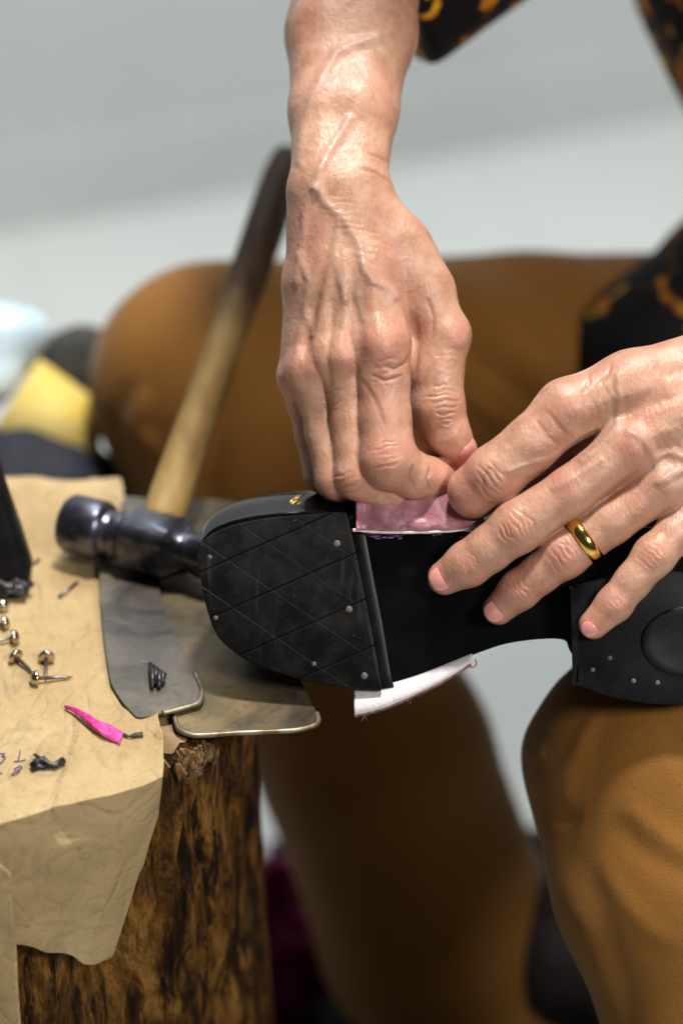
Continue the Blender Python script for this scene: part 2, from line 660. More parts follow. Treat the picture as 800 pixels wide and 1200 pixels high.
def d_poly(xy, pts):
    d = None
    for a, b in zip(pts[:-1], pts[1:]):
        a = np.array(a, float)
        b = np.array(b, float)
        ab = b - a
        q = xy - a
        t = np.clip((q @ ab) / max(ab @ ab, 1e-9), 0, 1)
        e = np.linalg.norm(q - t[:, None] * ab, axis=1)
        d = e if d is None else np.minimum(d, e)
    return d


def carve(V, Q, lines):
    """raise or cut soft lines (veins, tendons, wrinkles, folds) on the side that looks at the maker"""
    N = vnormals(V, Q)
    xy = to_px(V)
    face = np.clip(-N[:, 2] * 1.6 + 0.1, 0, 1)
    disp = np.zeros(len(V))
    vein = np.zeros(len(V))
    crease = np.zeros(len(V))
    for (pts, wd, amp, isv) in lines:
        p = np.array(pts)
        m = np.all((xy > p.min(0) - 3 * wd) & (xy < p.max(0) + 3 * wd), axis=1)
        if not m.any():
            continue
        g = np.exp(-(d_poly(xy[m], pts) / wd) ** 2)
        if not isv and np.linalg.norm(p.max(0) - p.min(0)) > 14:
            cen = p.mean(0)
            half = max(np.linalg.norm(p - cen, axis=1).max(), 1)
            g = g * np.clip(1.25 - (np.linalg.norm(xy[m] - cen, axis=1) / half) ** 2, 0, 1)
        disp[m] += amp * g
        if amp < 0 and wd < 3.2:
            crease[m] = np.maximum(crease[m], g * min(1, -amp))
        if isv:
            vein[m] = np.maximum(vein[m], g)
    return V + N * (disp * face * S)[:, None], vein * face, crease * face


def wrinkles(cx, cy, dx, dy, width, n, sp, amp, bow=0.25, wd=1.3):
    """a stack of bowed creases across a finger joint"""
    L = math.hypot(dx, dy)
    dx, dy = dx / L, dy / L
    ex, ey = -dy, dx
    out = []
    for i in range(n):
        t = (i - (n - 1) / 2)
        o = t * sp + random.uniform(-0.8, 0.8)
        half = width * 0.5 * (1 - 0.10 * abs(t)) * random.uniform(0.55, 1.0)
        off = random.uniform(-0.25, 0.25) * width * 0.5
        ph = random.uniform(0, 6.28)
        pts = []
        for j in range(-6, 7):
            u = j / 6
            b = bow * 0.45 * half * (1 - u * u) * max(-1, min(1, t * 0.7 + 0.2))
            jit = 1.1 * math.sin(ph + u * 4.2) + random.uniform(-0.35, 0.35) + off * 0.0
            pts.append((cx + dx * (o + b + jit) + ex * (half * u + off), cy + dy * (o + b + jit) + ey * (half * u + off)))
        out.append((pts, wd * random.uniform(0.7, 1.2), amp * random.uniform(0.25, 0.85), False))
        pts2 = [(x + dx * sp * 0.5, y + dy * sp * 0.5) for x, y in pts]
        out.append((pts2, wd * 1.5, -amp * random.uniform(0.1, 0.35), False))
    return out


def np_mesh(name, V, Q, mat, parent=None, attrs=None):
    me = bpy.data.meshes.new(name)
    Wv = to_world(V)
    me.vertices.add(len(Wv))
    me.vertices.foreach_set('co', Wv.astype(np.float32).ravel())
    me.loops.add(len(Q) * 4)
    me.loops.foreach_set('vertex_index', Q.astype(np.int32).ravel())
    me.polygons.add(len(Q))
    me.polygons.foreach_set('loop_start', np.arange(0, len(Q) * 4, 4, dtype=np.int32))
    me.update(calc_edges=True)
    me.validate()
    for k, a in (attrs or {}).items():
        at = me.attributes.new(k, 'FLOAT', 'POINT')
        at.data.foreach_set('value', a.astype(np.float32))
    return link(name, me, mat, parent)


def fbm(V, scale, seed=0.0, octv=3):
    """cheap smooth 3-D noise from a few rotated sine products"""
    r = np.random.RandomState(int(seed * 10) + 3)
    out = np.zeros(len(V))
    a = 1.0
    for o in range(octv):
        for _ in range(4):
            k = r.normal(size=3)
            k = k / np.linalg.norm(k) * scale * (2 ** o) * r.uniform(0.7, 1.3)
            out += a * np.sin(V @ k + r.uniform(0, 6.28))
        a *= 0.5
    return out / 4


# ================================================================== SETTING
def m_floor():
    n = NT('pale_floor', 0.35, 0.45)
    c = n.ramp(n.noise(1.6, 4), [(0.3, (0.60, 0.64, 0.62)), (0.7, (0.68, 0.71, 0.69))])
    m1 = n.mapping(rot=(0, 0, -0.2))
    x, y, z = n.sep(m1)

    def joint(s, off):
        fr = n.math('FRACT', n.math('DIVIDE', n.math('ADD', s, off), 0.6))
        return n.val(n.math('ABSOLUTE', n.math('SUBTRACT', fr, 0.5)), 0.0, 0.004, 1.0, 0.0)
    g = n.math('MAXIMUM', joint(x, 20.14), joint(y, 20.45))
    c = n.mix(n.math('MULTIPLY', g, 0.5), c, (0.42, 0.43, 0.42))
    return n.done(c, None, n.bump(n.math('SUBTRACT', 1.0, g), 0.3, 0.002))


FLOOR = m_floor()
fl = obj('floor', [(-6, -4, 0), (6, -4, 0), (6, 6, 0), (-6, 6, 0)], [(0, 1, 2, 3)], FLOOR, None, False)
tag(fl, kind='structure')

wl = empty('wall', (0, 2.2, 0))
A = ray_z(-300, 322, 0.0)
B = ray_z(1100, 79, 0.0)
dirv = (B - A).normalized()
A = A - dirv * 4
B = B + dirv * 4
nrm = Vector((-dirv.y, dirv.x, 0))


def slab(a, b, z0, z1, th):
    v = []
    for z in (z0, z1):
        for p in (a, b, b + nrm * th, a + nrm * th):
            v.append((p.x, p.y, z))
    return v, [(0, 1, 5, 4), (1, 2, 6, 5), (2, 3, 7, 6), (3, 0, 4, 7), (4, 5, 6, 7), (3, 2, 1, 0)]


WALLM = m_simple('painted_wall', (0.62, 0.65, 0.66), (0.67, 0.70, 0.71), 3, 0.6, 0.3, bscale=80)
SKIRT = m_simple('skirting_tile', (0.62, 0.65, 0.65), (0.66, 0.69, 0.69), 5, 0.35, 0.4, bscale=60)
v_, f_ = slab(A, B, 0.0, 2.6, 0.1)
obj('plaster', v_, f_, WALLM, wl, False)
A2, B2 = A - nrm * 0.014, B - nrm * 0.014
v_, f_ = slab(A2, B2, 0.0, 0.10, 0.0125)
obj('skirting', v_, f_, SKIRT, wl, False)
tag(wl, 'plain pale grey wall with low skirting, out of focus behind the worker', 'wall')

# ================================================================== STUMP
Z0 = T.z - 0.1 * math.cos(PITCH)          # top of the stump
ctr = ray_z(-58, 748, Z0)
SR = 0.153
st = empty('tree_stump', (ctr.x, ctr.y, 0))
NS, NR = 420, 130
vs, fs = [], []


def stump_r(a, z):
    d = Vector((math.cos(a) * 2.2, math.sin(a) * 2.2, z * 3))
    d2 = Vector((math.cos(a) * 9, math.sin(a) * 9, z * 5))
    d3 = Vector((math.cos(a) * 26, math.sin(a) * 26, z * 9))
    return SR * (1 + 0.05 * mnoise.noise(d)) + 0.0042 * mnoise.noise(d2) + 0.0028 * mnoise.noise(d3) - 0.0050 * max(0, 1 - abs(mnoise.noise(Vector((math.cos(a) * 7 + 3, math.sin(a) * 7, z * 4.5)))) * 6) - 0.0035 * max(0, 1 - abs(mnoise.noise(Vector((math.cos(a) * 15, math.sin(a) * 15 + 5, z * 16)))) * 7) + 0.02 * max(0, 0.25 - z) ** 1.5


for j in range(NR + 1):
    z = Z0 * j / NR - 0.0004
    for i in range(NS):
        a = 2 * math.pi * i / NS
        r = stump_r(a, z)
        if j == NR:
            r -= 0.004
        vs.append((ctr.x + r * math.cos(a), ctr.y + r * math.sin(a), z))
for j in range(NR):
    for i in range(NS):
        fs.append((j * NS + i, j * NS + (i + 1) % NS, (j + 1) * NS + (i + 1) % NS, (j + 1) * NS + i))
obj('bark', vs, fs, WOOD_SIDE, st)
top = [(ctr.x + (stump_r(2 * math.pi * i / NS, Z0) - 0.004) * math.cos(2 * math.pi * i / NS),
        ctr.y + (stump_r(2 * math.pi * i / NS, Z0) - 0.004) * math.sin(2 * math.pi * i / NS), Z0) for i in range(NS)]
top.append((ctr.x, ctr.y, Z0))
obj('cut_top', top, [(i, (i + 1) % NS, NS) for i in range(NS)], WOOD_TOP, st)
tag(st, 'rough upright wooden stump used as the work table', 'stump')


def lump(centre, r, seed, sx=1, sy=1, sz=1, nz=0.5, sub=4):
    bm = bmesh.new()
    bmesh.ops.create_icosphere(bm, subdivisions=sub, radius=1)
    for v in bm.verts:
        d = v.co.normalized()
        q = 1 + nz * mnoise.noise(d * 2.2 + Vector((seed, 0, 0))) + 0.4 * nz * mnoise.noise(d * 6 + Vector((0, seed, 0)))
        v.co = Vector((d.x * sx, d.y * sy, d.z * sz)) * q * r + Vector(centre)
    return bm


# ================================================================== PAPER
CREASES = [(random.uniform(0, 3.14), random.uniform(0.35, 1.1), random.uniform(0, 1), random.uniform(0.5, 1.0)) for _ in range(7)]


def facets(a, b):
    """flat facets with sharp creases between them, as in paper that was once crumpled"""
    h_ = 0
    wx = 0.35 * mnoise.noise(Vector((a * 0.6, b * 0.6, 1)))
    for q, (an, fq, ph, am) in enumerate(CREASES):
        t_ = (a * math.cos(an) + b * math.sin(an)) * fq * 0.55 + ph + wx
        tri_ = abs((t_ % 1.0) - 0.5) * 2
        m_ = max(0, mnoise.noise(Vector((a * 0.5, b * 0.5, q * 7.3))) + 0.15)
        h_ += am * (tri_ - 0.5) * m_ * 1.6 / fq * 0.6
    return h_


def pz(x, y):
    q = Vector((x * 26, y * 26, 1.7))
    return Z0 + 0.0035 + 0.0018 * mnoise.noise(q) + 0.0028 * facets(x * 22 + 3.3, y * 22) + 0.0009 * (1 - abs(mnoise.noise(q * 2.3))) + 0.0006 * mnoise.noise(q * 5)


def on_paper(px, py, lift=0.0):
    p = ray_z(px, py, Z0 + 0.004)
    return Vector((p.x, p.y, pz(p.x, p.y) + lift))


def lerp_tab(tab, t):
    if t <= tab[0][0]:
        return tab[0][1]
    for (a, u), (b, v) in zip(tab[:-1], tab[1:]):
        if t <= b:
            return u + (v - u) * (t - a) / (b - a)
    return tab[-1][1]


right_edge = [(555, 128), (565, 143), (600, 146), (640, 141), (680, 139), (700, 146), (712, 151), (735, 158), (755, 166), (790, 176),
              (820, 183), (850, 187), (880, 191), (900, 193), (940, 193)]
fold_y = [(-80, 944), (0, 937), (60, 931), (115, 922), (160, 910), (193, 897)]
rows_top, rows_flap, NU = 120, 110, 150
vs = []
XL = -75
for j in range(rows_top + 1):
    t = j / rows_top
    for i in range(NU + 1):
        u = i / NU
        pyb = 556 + 8 * u + 2.0 * math.sin(u * 19)
        # the row runs from the back edge to the fold
        py = pyb + (900 - pyb) * t
        xr = lerp_tab(right_edge, py) + 0.8 * math.sin(py * 0.11) + 1.6 * mnoise.noise(Vector((py * 0.16, 0.3, 0)))
        px = XL + (xr - XL) * u
        py = pyb + (lerp_tab(fold_y, px) - pyb) * t
        p = on_paper(px, py)
        edge = max(0, u - 0.93) / 0.07
        p.z += 0.0016 * edge * (0.5 + math.sin(py * 0.06))
        if j == rows_top:
            p.z -= 0.0008
        vs.append(p)
H = 0.083


for j in range(1, rows_flap + 1):
    t = j / rows_flap
    for i in range(NU + 1):
        u = i / NU
        b = vs[rows_top * (NU + 1) + i]
        # right edge slants in to the lower corner
        xr_world = vs[rows_top * (NU + 1) + NU].x
        xl_world = vs[rows_top * (NU + 1)].x
        shrink = lerp_tab([(0, 0), (0.25, 0.003), (0.55, 0.011), (1, 0.0265)], t)
        x = xl_world + (xr_world - shrink - xl_world) * u
        # y/z of the fold at this x
        fy = b.y + (x - b.x) * -0.12
        h = H * t * (0.58 + 0.60 * u + 0.012 * math.sin(u * 23.0))
        cr = facets(x * 34, h * 34) * 0.0110 + mnoise.noise(Vector((x * 22, h * 16, 5.1))) * 0.0022 + mnoise.noise(Vector((x * 130, h * 130, 2))) * 0.0003
        tri = max(0, 1 - abs((u - 0.80 - 0.10 * t)) / 0.03) * 0.0016 * min(1, t * 3)
        bend = min(1.0, t * 45)
        y = fy - 0.0012 * math.sin(bend * math.pi / 2) - 0.05 * h - (cr + tri) * min(1, t * 7)
        az = math.atan2(b.y - ctr.y, x - ctr.x)
        rad_s = SR * (1 + 0.05 * mnoise.noise(Vector((math.cos(az) * 2.2, math.sin(az) * 2.2, Z0 * 3)))) + 0.0095
        dxs = x - ctr.x
        if abs(dxs) < rad_s:
            y = min(y, ctr.y - math.sqrt(rad_s * rad_s - dxs * dxs) - max(0.0, cr) * min(1, t * 7) * 0.7)
        u0 = 0.865 - 0.03 * t
        y += max(0, u - u0) * (xr_world - xl_world) * 0.75 * min(1, t * 2.2)
        vs.append(Vector((x, y, b.z - 0.0004 * bend - h)))
fs = []
for j in range(rows_top + rows_flap):
    for i in range(NU):
        a = j * (NU + 1) + i
        fs.append((a, a + NU + 1, a + NU + 2, a + 1))
pap = obj('paper_sheet', vs, fs, PAPER)
auto_smooth(pap, 24)
md = pap.modifiers.new('thick', 'SOLIDIFY')
md.thickness = 0.0007
md.offset = -1
tag(pap, 'large creased brown paper sheet spread over the stump with its front edge hanging down', 'paper')

# second sheet at the lower left corner
vs2, fs2 = [], []
n1, n2 = 24, 60
for j in range(n2 + 1):
    t = j / n2
    for i in range(n1 + 1):
        u = i / n1
        b = ray_z(-90 + (20 - 2.5 * t - (-90)) * u, 950, Z0 - 0.006)
        h = 0.004 + 0.145 * t
        x = b.x
        yy = vs[rows_top * (NU + 1) + 10].y - 0.022 - 0.035 * h + 0.003 * mnoise.noise(Vector((x * 40, h * 30, 3)))
        notch = 0.012 * max(0, u - 0.75) / 0.25
        vs2.append((x, yy, Z0 - 0.002 - h - notch * (1 - t)))
for j in range(n2):
    for i in range(n1):
        a = j * (n1 + 1) + i
        fs2.append((a, a + n1 + 1, a + n1 + 2, a + 1))
pp2 = obj('paper_sheet', vs2, fs2, PAPER)
md = pp2.modifiers.new('thick', 'SOLIDIFY')
md.thickness = 0.0007
tag(pp2, 'narrow brown paper strip hanging down the stump at the lower left corner', 'paper')


def tube(pts, rads, seg=8, cap=True):
    bm = bmesh.new()
    pts = [Vector(p) for p in pts]
    if not hasattr(rads, '__len__'):
        rads = [rads] * len(pts)
    rings = []
    up = None
    for i, p in enumerate(pts):
        d = (pts[min(i + 1, len(pts) - 1)] - pts[max(i - 1, 0)]).normalized()
        if up is None:
            up = d.orthogonal().normalized()
        up = (up - d * up.dot(d)).normalized()
        s = d.cross(up)
        rings.append([bm.verts.new(p + (up * math.cos(2 * math.pi * k / seg) + s * math.sin(2 * math.pi * k / seg)) * rads[i]) for k in range(seg)])
    for a, b in zip(rings[:-1], rings[1:]):
        for k in range(seg):
            bm.faces.new((a[k], a[(k + 1) % seg], b[(k + 1) % seg], b[k]))
    if cap:
        bm.faces.new(rings[0][::-1])
        bm.faces.new(rings[-1])
    return bm


def merge(bms):
    out = bmesh.new()
    for b in bms:
        me = bpy.data.meshes.new('tmp')
        b.to_mesh(me)
        b.free()
        out.from_mesh(me)
        bpy.data.meshes.remove(me)
    return out


def spline(pts, n=8):
    pts = [Vector(p) for p in pts]
    P_ = [pts[0]] + pts + [pts[-1]]
    out = []
    for i in range(1, len(P_) - 2):
        for k in range(n):
            t = k / n
            a, b, c, d = P_[i - 1:i + 3]
            out.append(0.5 * ((2 * b) + (c - a) * t + (2 * a - 5 * b + 4 * c - d) * t * t + (3 * b - a - 3 * c + d) * t ** 3))
    out.append(pts[-1])
    return out


# torn fibres at the rim of the stump
bms = []
for k in range(70):
    px, py = random.uniform(199, 238), random.uniform(866, 902)
    p = ray_z(px, py, Z0 - 0.004 - 0.010 * random.random())
    az = math.atan2(p.y - ctr.y, p.x - ctr.x)
    rr_ = SR * (1 + 0.05 * mnoise.noise(Vector((math.cos(az) * 2.2, math.sin(az) * 2.2, Z0 * 3)))) + random.uniform(-0.003, 0.005)
    c0 = Vector((ctr.x + rr_ * math.cos(az), ctr.y + rr_ * math.sin(az), p.z))
    d = Vector((random.uniform(-.35, .35), random.uniform(-.2, .1), random.choice((-1, 1)) * random.uniform(.6, 1))).normalized() * random.uniform(0.002, 0.006)
    m_ = c0 + d * 0.5 + Vector((random.uniform(-1, 1), random.uniform(-1, 0.3), 0)) * 0.0012
    rd = random.uniform(0.0008, 0.0026)
    bms.append(tube([c0 - d, m_ - d * 0.2, c0 + d], [rd * 0.6, rd, rd * 0.15], 5))
obj_bm('torn_fibres', merge(bms), TORN, st, False)

# handwriting
strokes = [
    [(24.5, 882), (23.5, 888), (21.5, 895)], [(17, 895.5), (24, 894.5), (31, 893.5)],
    [(17, 905), (23, 900.5), (26, 901.5), (23, 905), (16, 909), (14.5, 911), (19, 911), (24, 907)],
    [(0, 886), (6, 885), (3, 889), (7, 890), (2, 896), (-2, 895)], [(-2, 909), (3.5, 907)],
]
ink = []
for s_ in strokes:
    sp = spline([(a, b, 0) for a, b in s_], 6)
    pts = [on_paper(p.x, p.y, 0.0006) for p in sp]
    ink.append(tube(pts, 0.00028, 5))
obj_bm('ink_writing', merge(ink), INK, pap)


# ================================================================== small things on the paper
def dome(c, axis, r, h):
    """dished tack head, axis points out of the domed side"""
    axis = Vector(axis).normalized()
    q = axis.to_track_quat('Z', 'Y').to_matrix()
    bm = bmesh.new()
    prof = [(0, 0.0), (r * 0.82, 0.0), (r, h * 0.12), (r * 0.97, h * 0.35), (r * 0.8, h * 0.72), (r * 0.5, h * 0.93), (0, h)]
    seg = 28
    rings = []
    for (rr, z) in prof:
        if rr == 0:
            rings.append([bm.verts.new(Vector(c) + q @ Vector((0, 0, z)))])
        else:
            rings.append([bm.verts.new(Vector(c) + q @ Vector((rr * math.cos(2 * math.pi * k / seg), rr * math.sin(2 * math.pi * k / seg), z))) for k in range(seg)])
    for a, b in zip(rings[:-1], rings[1:]):
        for k in range(seg):
            k2 = (k + 1) % seg
            if len(a) == 1:
                bm.faces.new((a[0], b[k2], b[k]))
            elif len(b) == 1:
                bm.faces.new((a[k], a[k2], b[0]))
            else:
                bm.faces.new((a[k], a[k2], b[k2], b[k]))
    return bm


tacks = [((55, 776), (54, 797), 8.2, 'round headed steel tack with its dark head tipped up, upper right of the crossed pair'),
         ((45, 798), (86, 792), 7.6, 'round headed steel tack lying flat, point to the right, nearest to the pink scrap'),
         ((21, 778), (44, 792), 7.8, 'round headed steel tack with shank meeting the heads of two others, left of the trio'),
         ((15, 755), (-14, 758), 7.4, 'round headed steel tack lying at the left edge, just above the trio of tacks'),
         ((4, 739), (-24, 744), 7.2, 'bright round headed steel tack at the left edge, middle of the column of three heads'),
         ((3, 719), (-24, 716), 7.0, 'round headed steel tack at the left edge, just below the black tool')]
for (hx, hy), (tx, ty), r, lab in tacks:
    R_ = r * S
    h = on_paper(hx, hy, R_ * 0.95)
    t = on_paper(tx, ty, 0.0012)
    ax = (h - t).normalized()
    R_ *= 1.28
    th = empty('tack', on_paper(hx, hy))
    obj_bm('tack_head', dome(h, ax, R_, R_ * 1.0), TACK, th)
    L = (t - h).length
    obj_bm('shank', tube([h + ax * 0.0004, h - ax * L * 0.8, t], [0.00095, 0.0008, 0.0001], 10), TACK_DARK, th)
    tag(th, lab, 'tack', 'loose tacks on the brown paper')

pin = obj_bm('headless_pin', tube([on_paper(70, 700, 0.001), on_paper(91, 683, 0.001)], [0.0010, 0.0009], 8), TACK_DARK)
tag(pin, 'thin dark headless pin lying alone on paper below the hammer head', 'pin')
pin = obj_bm('headless_pin', tube([on_paper(28, 672, 0.0012), on_paper(47, 659, 0.0012)], [0.0009, 0.0008], 8), TACK_DARK)
tag(pin, 'thin grey pin poking out beside the black tool at the left edge', 'pin')

# pink scrap
sp = spline([(76, 830, 0), (90, 840, 0), (104, 851, 0), (116, 861, 0), (128, 865, 0), (143, 871, 0)], 8)
wid = [0.6 + (10.0 + 1.6 * mnoise.noise(Vector((i * 0.45, 1, 7)))) * min(1, (i / (len(sp) - 1)) * 1.25) for i in range(len(sp))]
bm = bmesh.new()
rows = []
for i, p in enumerate(sp):
    d = (sp[min(i + 1, len(sp) - 1)] - sp[max(i - 1, 0)]).normalized()
    nrm2 = Vector((-d.y, d.x, 0))
    t = i / (len(sp) - 1)
    lift = 0.0018 + 0.0022 * math.sin(t * math.pi)
    r = []
    for q in range(5):
        u = q / 4 - 0.5
        a = p + nrm2 * u * wid[i]
        z = lift + 0.0020 * (0.5 - q / 4) + 0.0002 * math.cos(u * 3) + 0.0005 * mnoise.noise(Vector((i * 0.5, q * 0.8, 2)))
        r.append(on_paper(a.x, a.y, max(0.0009, z)))
    rows.append([bm.verts.new(v) for v in r])
for a, b in zip(rows[:-1], rows[1:]):
    for q in range(4):
        bm.faces.new((a[q], b[q], b[q + 1], a[q + 1]))
o = obj_bm('leather_scrap', bm, [PINK, PINK_CUT])
md = o.modifiers.new('thick', 'SOLIDIFY')
md.thickness = 0.0011
md.offset = -1
md.material_offset_rim = 1
tag(o, 'bright pink leather sliver lying on the brown paper', 'scrap')

# black twisted scrap + grey lint + scrap by the plates
bms = [tube([on_paper(a, b, l) for a, b, l in [(37, 904, .0018), (44, 901, .002), (51, 899, .0025), (58, 903, .0022), (65, 904, .002), (75, 898, .002)]],
            [0.0013, 0.0022, 0.0024, 0.0016, 0.0014, 0.0019], 9),
       tube([on_paper(a, b, l) for a, b, l in [(41, 891, .002), (44, 895, .003), (52, 900, .0025)]], [0.0007, 0.0009, 0.0014], 7),
       tube([on_paper(a, b, l) for a, b, l in [(38, 907, .0012), (47, 904, .0014), (55, 905, .0012)]], [0.0012, 0.0015, 0.0008], 7)]
tag(obj_bm('plastic_scrap', merge(bms), BLACKSCRAP), 'small twisted black plastic scrap beside the ink writing', 'scrap')
bms = [tube([on_paper(a, b, .0012) for a, b in [(140, 863), (147, 866), (152, 868)]], [0.0005, 0.0008, 0.0004], 6),
       tube([on_paper(a, b, .0013) for a, b in [(152, 868), (158, 866.5), (168, 865.5)]], [0.0004, 0.0012, 0.0013], 7)]
tag(obj_bm('lint', merge(bms), LINT), 'tiny grey lint thread at the wide end of the pink scrap', 'lint')

# dark tool at the left edge, standing on the paper
bm = bmesh.new()
base = on_paper(8, 706)
prof = [(0.000, 0.014, 0.012), (0.012, 0.0165, 0.012), (0.030, 0.014, 0.011), (0.055, 0.0095, 0.010), (0.10, 0.006, 0.007)]
rings = []
for (z, rx, ry) in prof:
    ring = []
    for k in range(28):
        a = 2 * math.pi * k / 28
        ca, sa = math.cos(a), math.sin(a)
        e = 0.55
        ring.append(bm.verts.new((base.x - 0.003 + rx * math.copysign(abs(ca) ** e, ca) - z * 0.12,
                                  base.y + 0.012 + ry * math.copysign(abs(sa) ** e, sa) + z * 0.2, base.z + 0.0005 + z)))
    rings.append(ring)
for a, b in zip(rings[:-1], rings[1:]):
    for k in range(28):
        bm.faces.new((a[k], a[(k + 1) % 28], b[(k + 1) % 28], b[k]))
bm.faces.new(rings[0][::-1])
bm.faces.new(rings[-1])
bmesh.ops.bevel(bm, geom=[e for e in bm.edges if len(e.link_faces) == 2 and e.calc_face_angle() > 0.9], offset=0.0012, segments=2, affect='EDGES')
tl = empty('work_tool', base)
obj_bm('blade', bm, PLAIN_RUBBER, tl)
obj_bm('foot', lump((base.x + 0.001, base.y + 0.004, base.z + 0.0058), 0.0075, 4.2, 1.35, 0.9, 0.66, 0.5, 4), BLACKSCRAP, tl)
tag(tl, 'black tapering tool standing upright on the paper at the left edge', 'tool')


# ================================================================== PLATES
def plate(outline, z, lab, rim_from, rim_to, thick=0.0012, lip=0.0013):
    """thin sheet with a rounded outline given in photo pixels on the plane z, rolled rim along part of it"""
    pts = [ray_z(a, b, z) for a, b in outline]
    n = len(pts)
    fine = []
    for i in range(n):      # closed Catmull-Rom with tight corners
        a, b, c, d = pts[i - 1], pts[i], pts[(i + 1) % n], pts[(i + 2) % n]
        for k in range(8):
            t = k / 8
            cr = 0.5 * ((2 * b) + (c - a) * t + (2 * a - 5 * b + 4 * c - d) * t * t + (3 * b - a - 3 * c + d) * t ** 3)
            li = b.lerp(c, t)
            fine.append(li.lerp(cr, 0.55))
    th = empty('metal_plate', pts[0])
    bm = bmesh.new()
    f = bm.faces.new([bm.verts.new(p) for p in fine])
    r = bmesh.ops.extrude_face_region(bm, geom=[f])
    bmesh.ops.translate(bm, verts=[v for v in r['geom'] if isinstance(v, bmesh.types.BMVert)], vec=(0, 0, thick))
    obj_bm('sheet', bm, PLATE_GREY if 'greyish' in lab else PLATE, th, False)
    seg = fine[rim_from * 8:rim_to * 8 + 1]
    obj_bm('rolled_rim', tube([p + Vector((0, 0, thick * 0.8)) for p in seg], lip, 8), RIM, th)
    tag(th, lab, 'plate', 'old plates lying on the stump')
    return th


plate([(120, 590), (178, 588), (186, 640), (186, 690), (205, 745), (228, 790), (237, 812), (233, 826), (215, 832), (190, 838), (160, 842), (130, 800), (118, 700)],
      Z0 + 0.0052, 'greyish thin plate with a silver rim lying under the edge of the brown paper', 5, 9)
plate([(170, 592), (275, 590), (300, 640), (318, 720), (345, 785), (371, 838), (371, 851), (345, 858), (280, 861), (228, 864), (210, 857), (205, 842), (200, 800), (190, 700)],
      Z0 + 0.0022, 'larger stained yellowish plate jutting out over the right edge of the stump', 5, 11)
bms = []
for k in range(4):
    a = ray_z(176 + 4 * k, 778 + 3 * k, Z0 + 0.009)
    b = ray_z(178 + 4 * k, 806 - 4 * (k % 2), Z0 + 0.008)
    bms.append(tube([a, (a + b) / 2 + Vector((0.001, 0, 0.002)), b], [0.0012, 0.0018, 0.001], 7))
tag(obj_bm('plastic_scrap', merge(bms), BLACKSCRAP), 'small ragged black scrap on the grey plate at the paper edge', 'scrap')

# ================================================================== HAMMER
hm_c = ray_z(160, 632, Z0 + 0.022)
hm = empty('hammer', (hm_c.x, hm_c.y, Z0))
ax = Vector((0.915, -0.40, -0.02)).normalized()
side = Vector((0, 0, 1)).cross(ax).normalized()
upv = ax.cross(side)
U = 0.00046


def lathe_axis(prof, seg=36):
    bm = bmesh.new()
    rings = []
    for (x, ry, rz, e) in prof:
        ring = []
        for k in range(seg):
            a = 2 * math.pi * k / seg
            ca, sa = math.cos(a), math.sin(a)
            ring.append(bm.verts.new(hm_c + ax * x * U + side * (ry * U * math.copysign(abs(ca) ** e, ca)) + upv * (rz * U * math.copysign(abs(sa) ** e, sa))))
        rings.append(ring)
    for a, b in zip(rings[:-1], rings[1:]):
        for k in range(seg):
            bm.faces.new((a[k], a[(k + 1) % seg], b[(k + 1) % seg], b[k]))
    bm.faces.new(rings[0][::-1])
    bm.faces.new(rings[-1])
    return bm


o = obj_bm('striking_face', lathe_axis([(-88, 24, 24, 1), (-87, 30, 30, 1), (-82, 33.5, 33.5, 1), (-44, 34, 34, 1), (-38, 31, 31, 1), (-35, 26, 26, 1), (-30, 24.5, 24.5, 1), (-24, 27, 27, .9), (-17, 26, 26, .85)]), IRON, hm)
auto_smooth(o, 40)
o = obj_bm('cheek', lathe_axis([(-18, 25, 25, .85), (-9, 30, 30, .6), (-7, 31.5, 31.5, .52), (46, 31.5, 31.5, .52), (48, 30, 30, .6), (60, 25, 25, .85), (64, 25, 25, .9)]), IRON, hm)
auto_smooth(o, 40)
o = obj_bm('peen', lathe_axis([(62, 24, 24, 1), (72, 22, 22, 1), (80, 25, 25, 1), (95, 26, 26, 1), (125, 20, 25, 1), (150, 6, 24, .8), (153, 3, 22, .8)]), IRON, hm)
auto_smooth(o, 40)
hb = hm_c + ax * 22 * U
wb = (hb - T).dot(FWD) / S
htop = P(339, 186, wb + 600)
hd = (htop - hb)
L = hd.length
hd = hd.normalized()
hs = ax - hd * ax.dot(hd)
hs.normalize()
hn = hd.cross(hs)
bm = bmesh.new()
rings, gr = [], []
prof = [(0.03, 9.0, 11.0), (0.08, 9.6, 11.6), (0.14, 9.6, 11.4), (0.3, 8.8, 10.4), (0.5, 8.8, 10.6), (0.65, 9.6, 12.2), (0.8, 10.2, 13.4), (0.93, 10.4, 14.0), (0.985, 9, 12.5), (1.0, 5, 7)]
NP = 60
for j in range(NP + 1):
    t = 0.03 + 0.97 * j / NP
    a = lerp_tab([(p[0], p[1]) for p in prof], t) / 1000 * 1.16
    b = lerp_tab([(p[0], p[2]) for p in prof], t) / 1000 * 1.12
    rings.append([bm.verts.new(hb + hd * L * t + hs * a * math.cos(2 * math.pi * k / 24) + hn * b * math.sin(2 * math.pi * k / 24)) for k in range(24)])
    gr.append(min(1, max(0, (t - 0.46 + 0.03 * mnoise.noise(Vector((j * 0.7, 0, 0)))) / 0.12)))
for a, b in zip(rings[:-1], rings[1:]):
    for k in range(24):
        bm.faces.new((a[k], a[(k + 1) % 24], b[(k + 1) % 24], b[k]))
bm.faces.new(rings[0][::-1])
bm.faces.new(rings[-1])
bm.verts.index_update()
o = obj_bm('handle', bm, HANDLE, hm)
at = o.data.attributes.new('grip', 'FLOAT', 'POINT')
at.data.foreach_set('value', [gr[i // 24] for i in range(len(o.data.vertices))])
tag(hm, 'black steel hammer with a worn wooden handle lying behind the shoe', 'hammer')


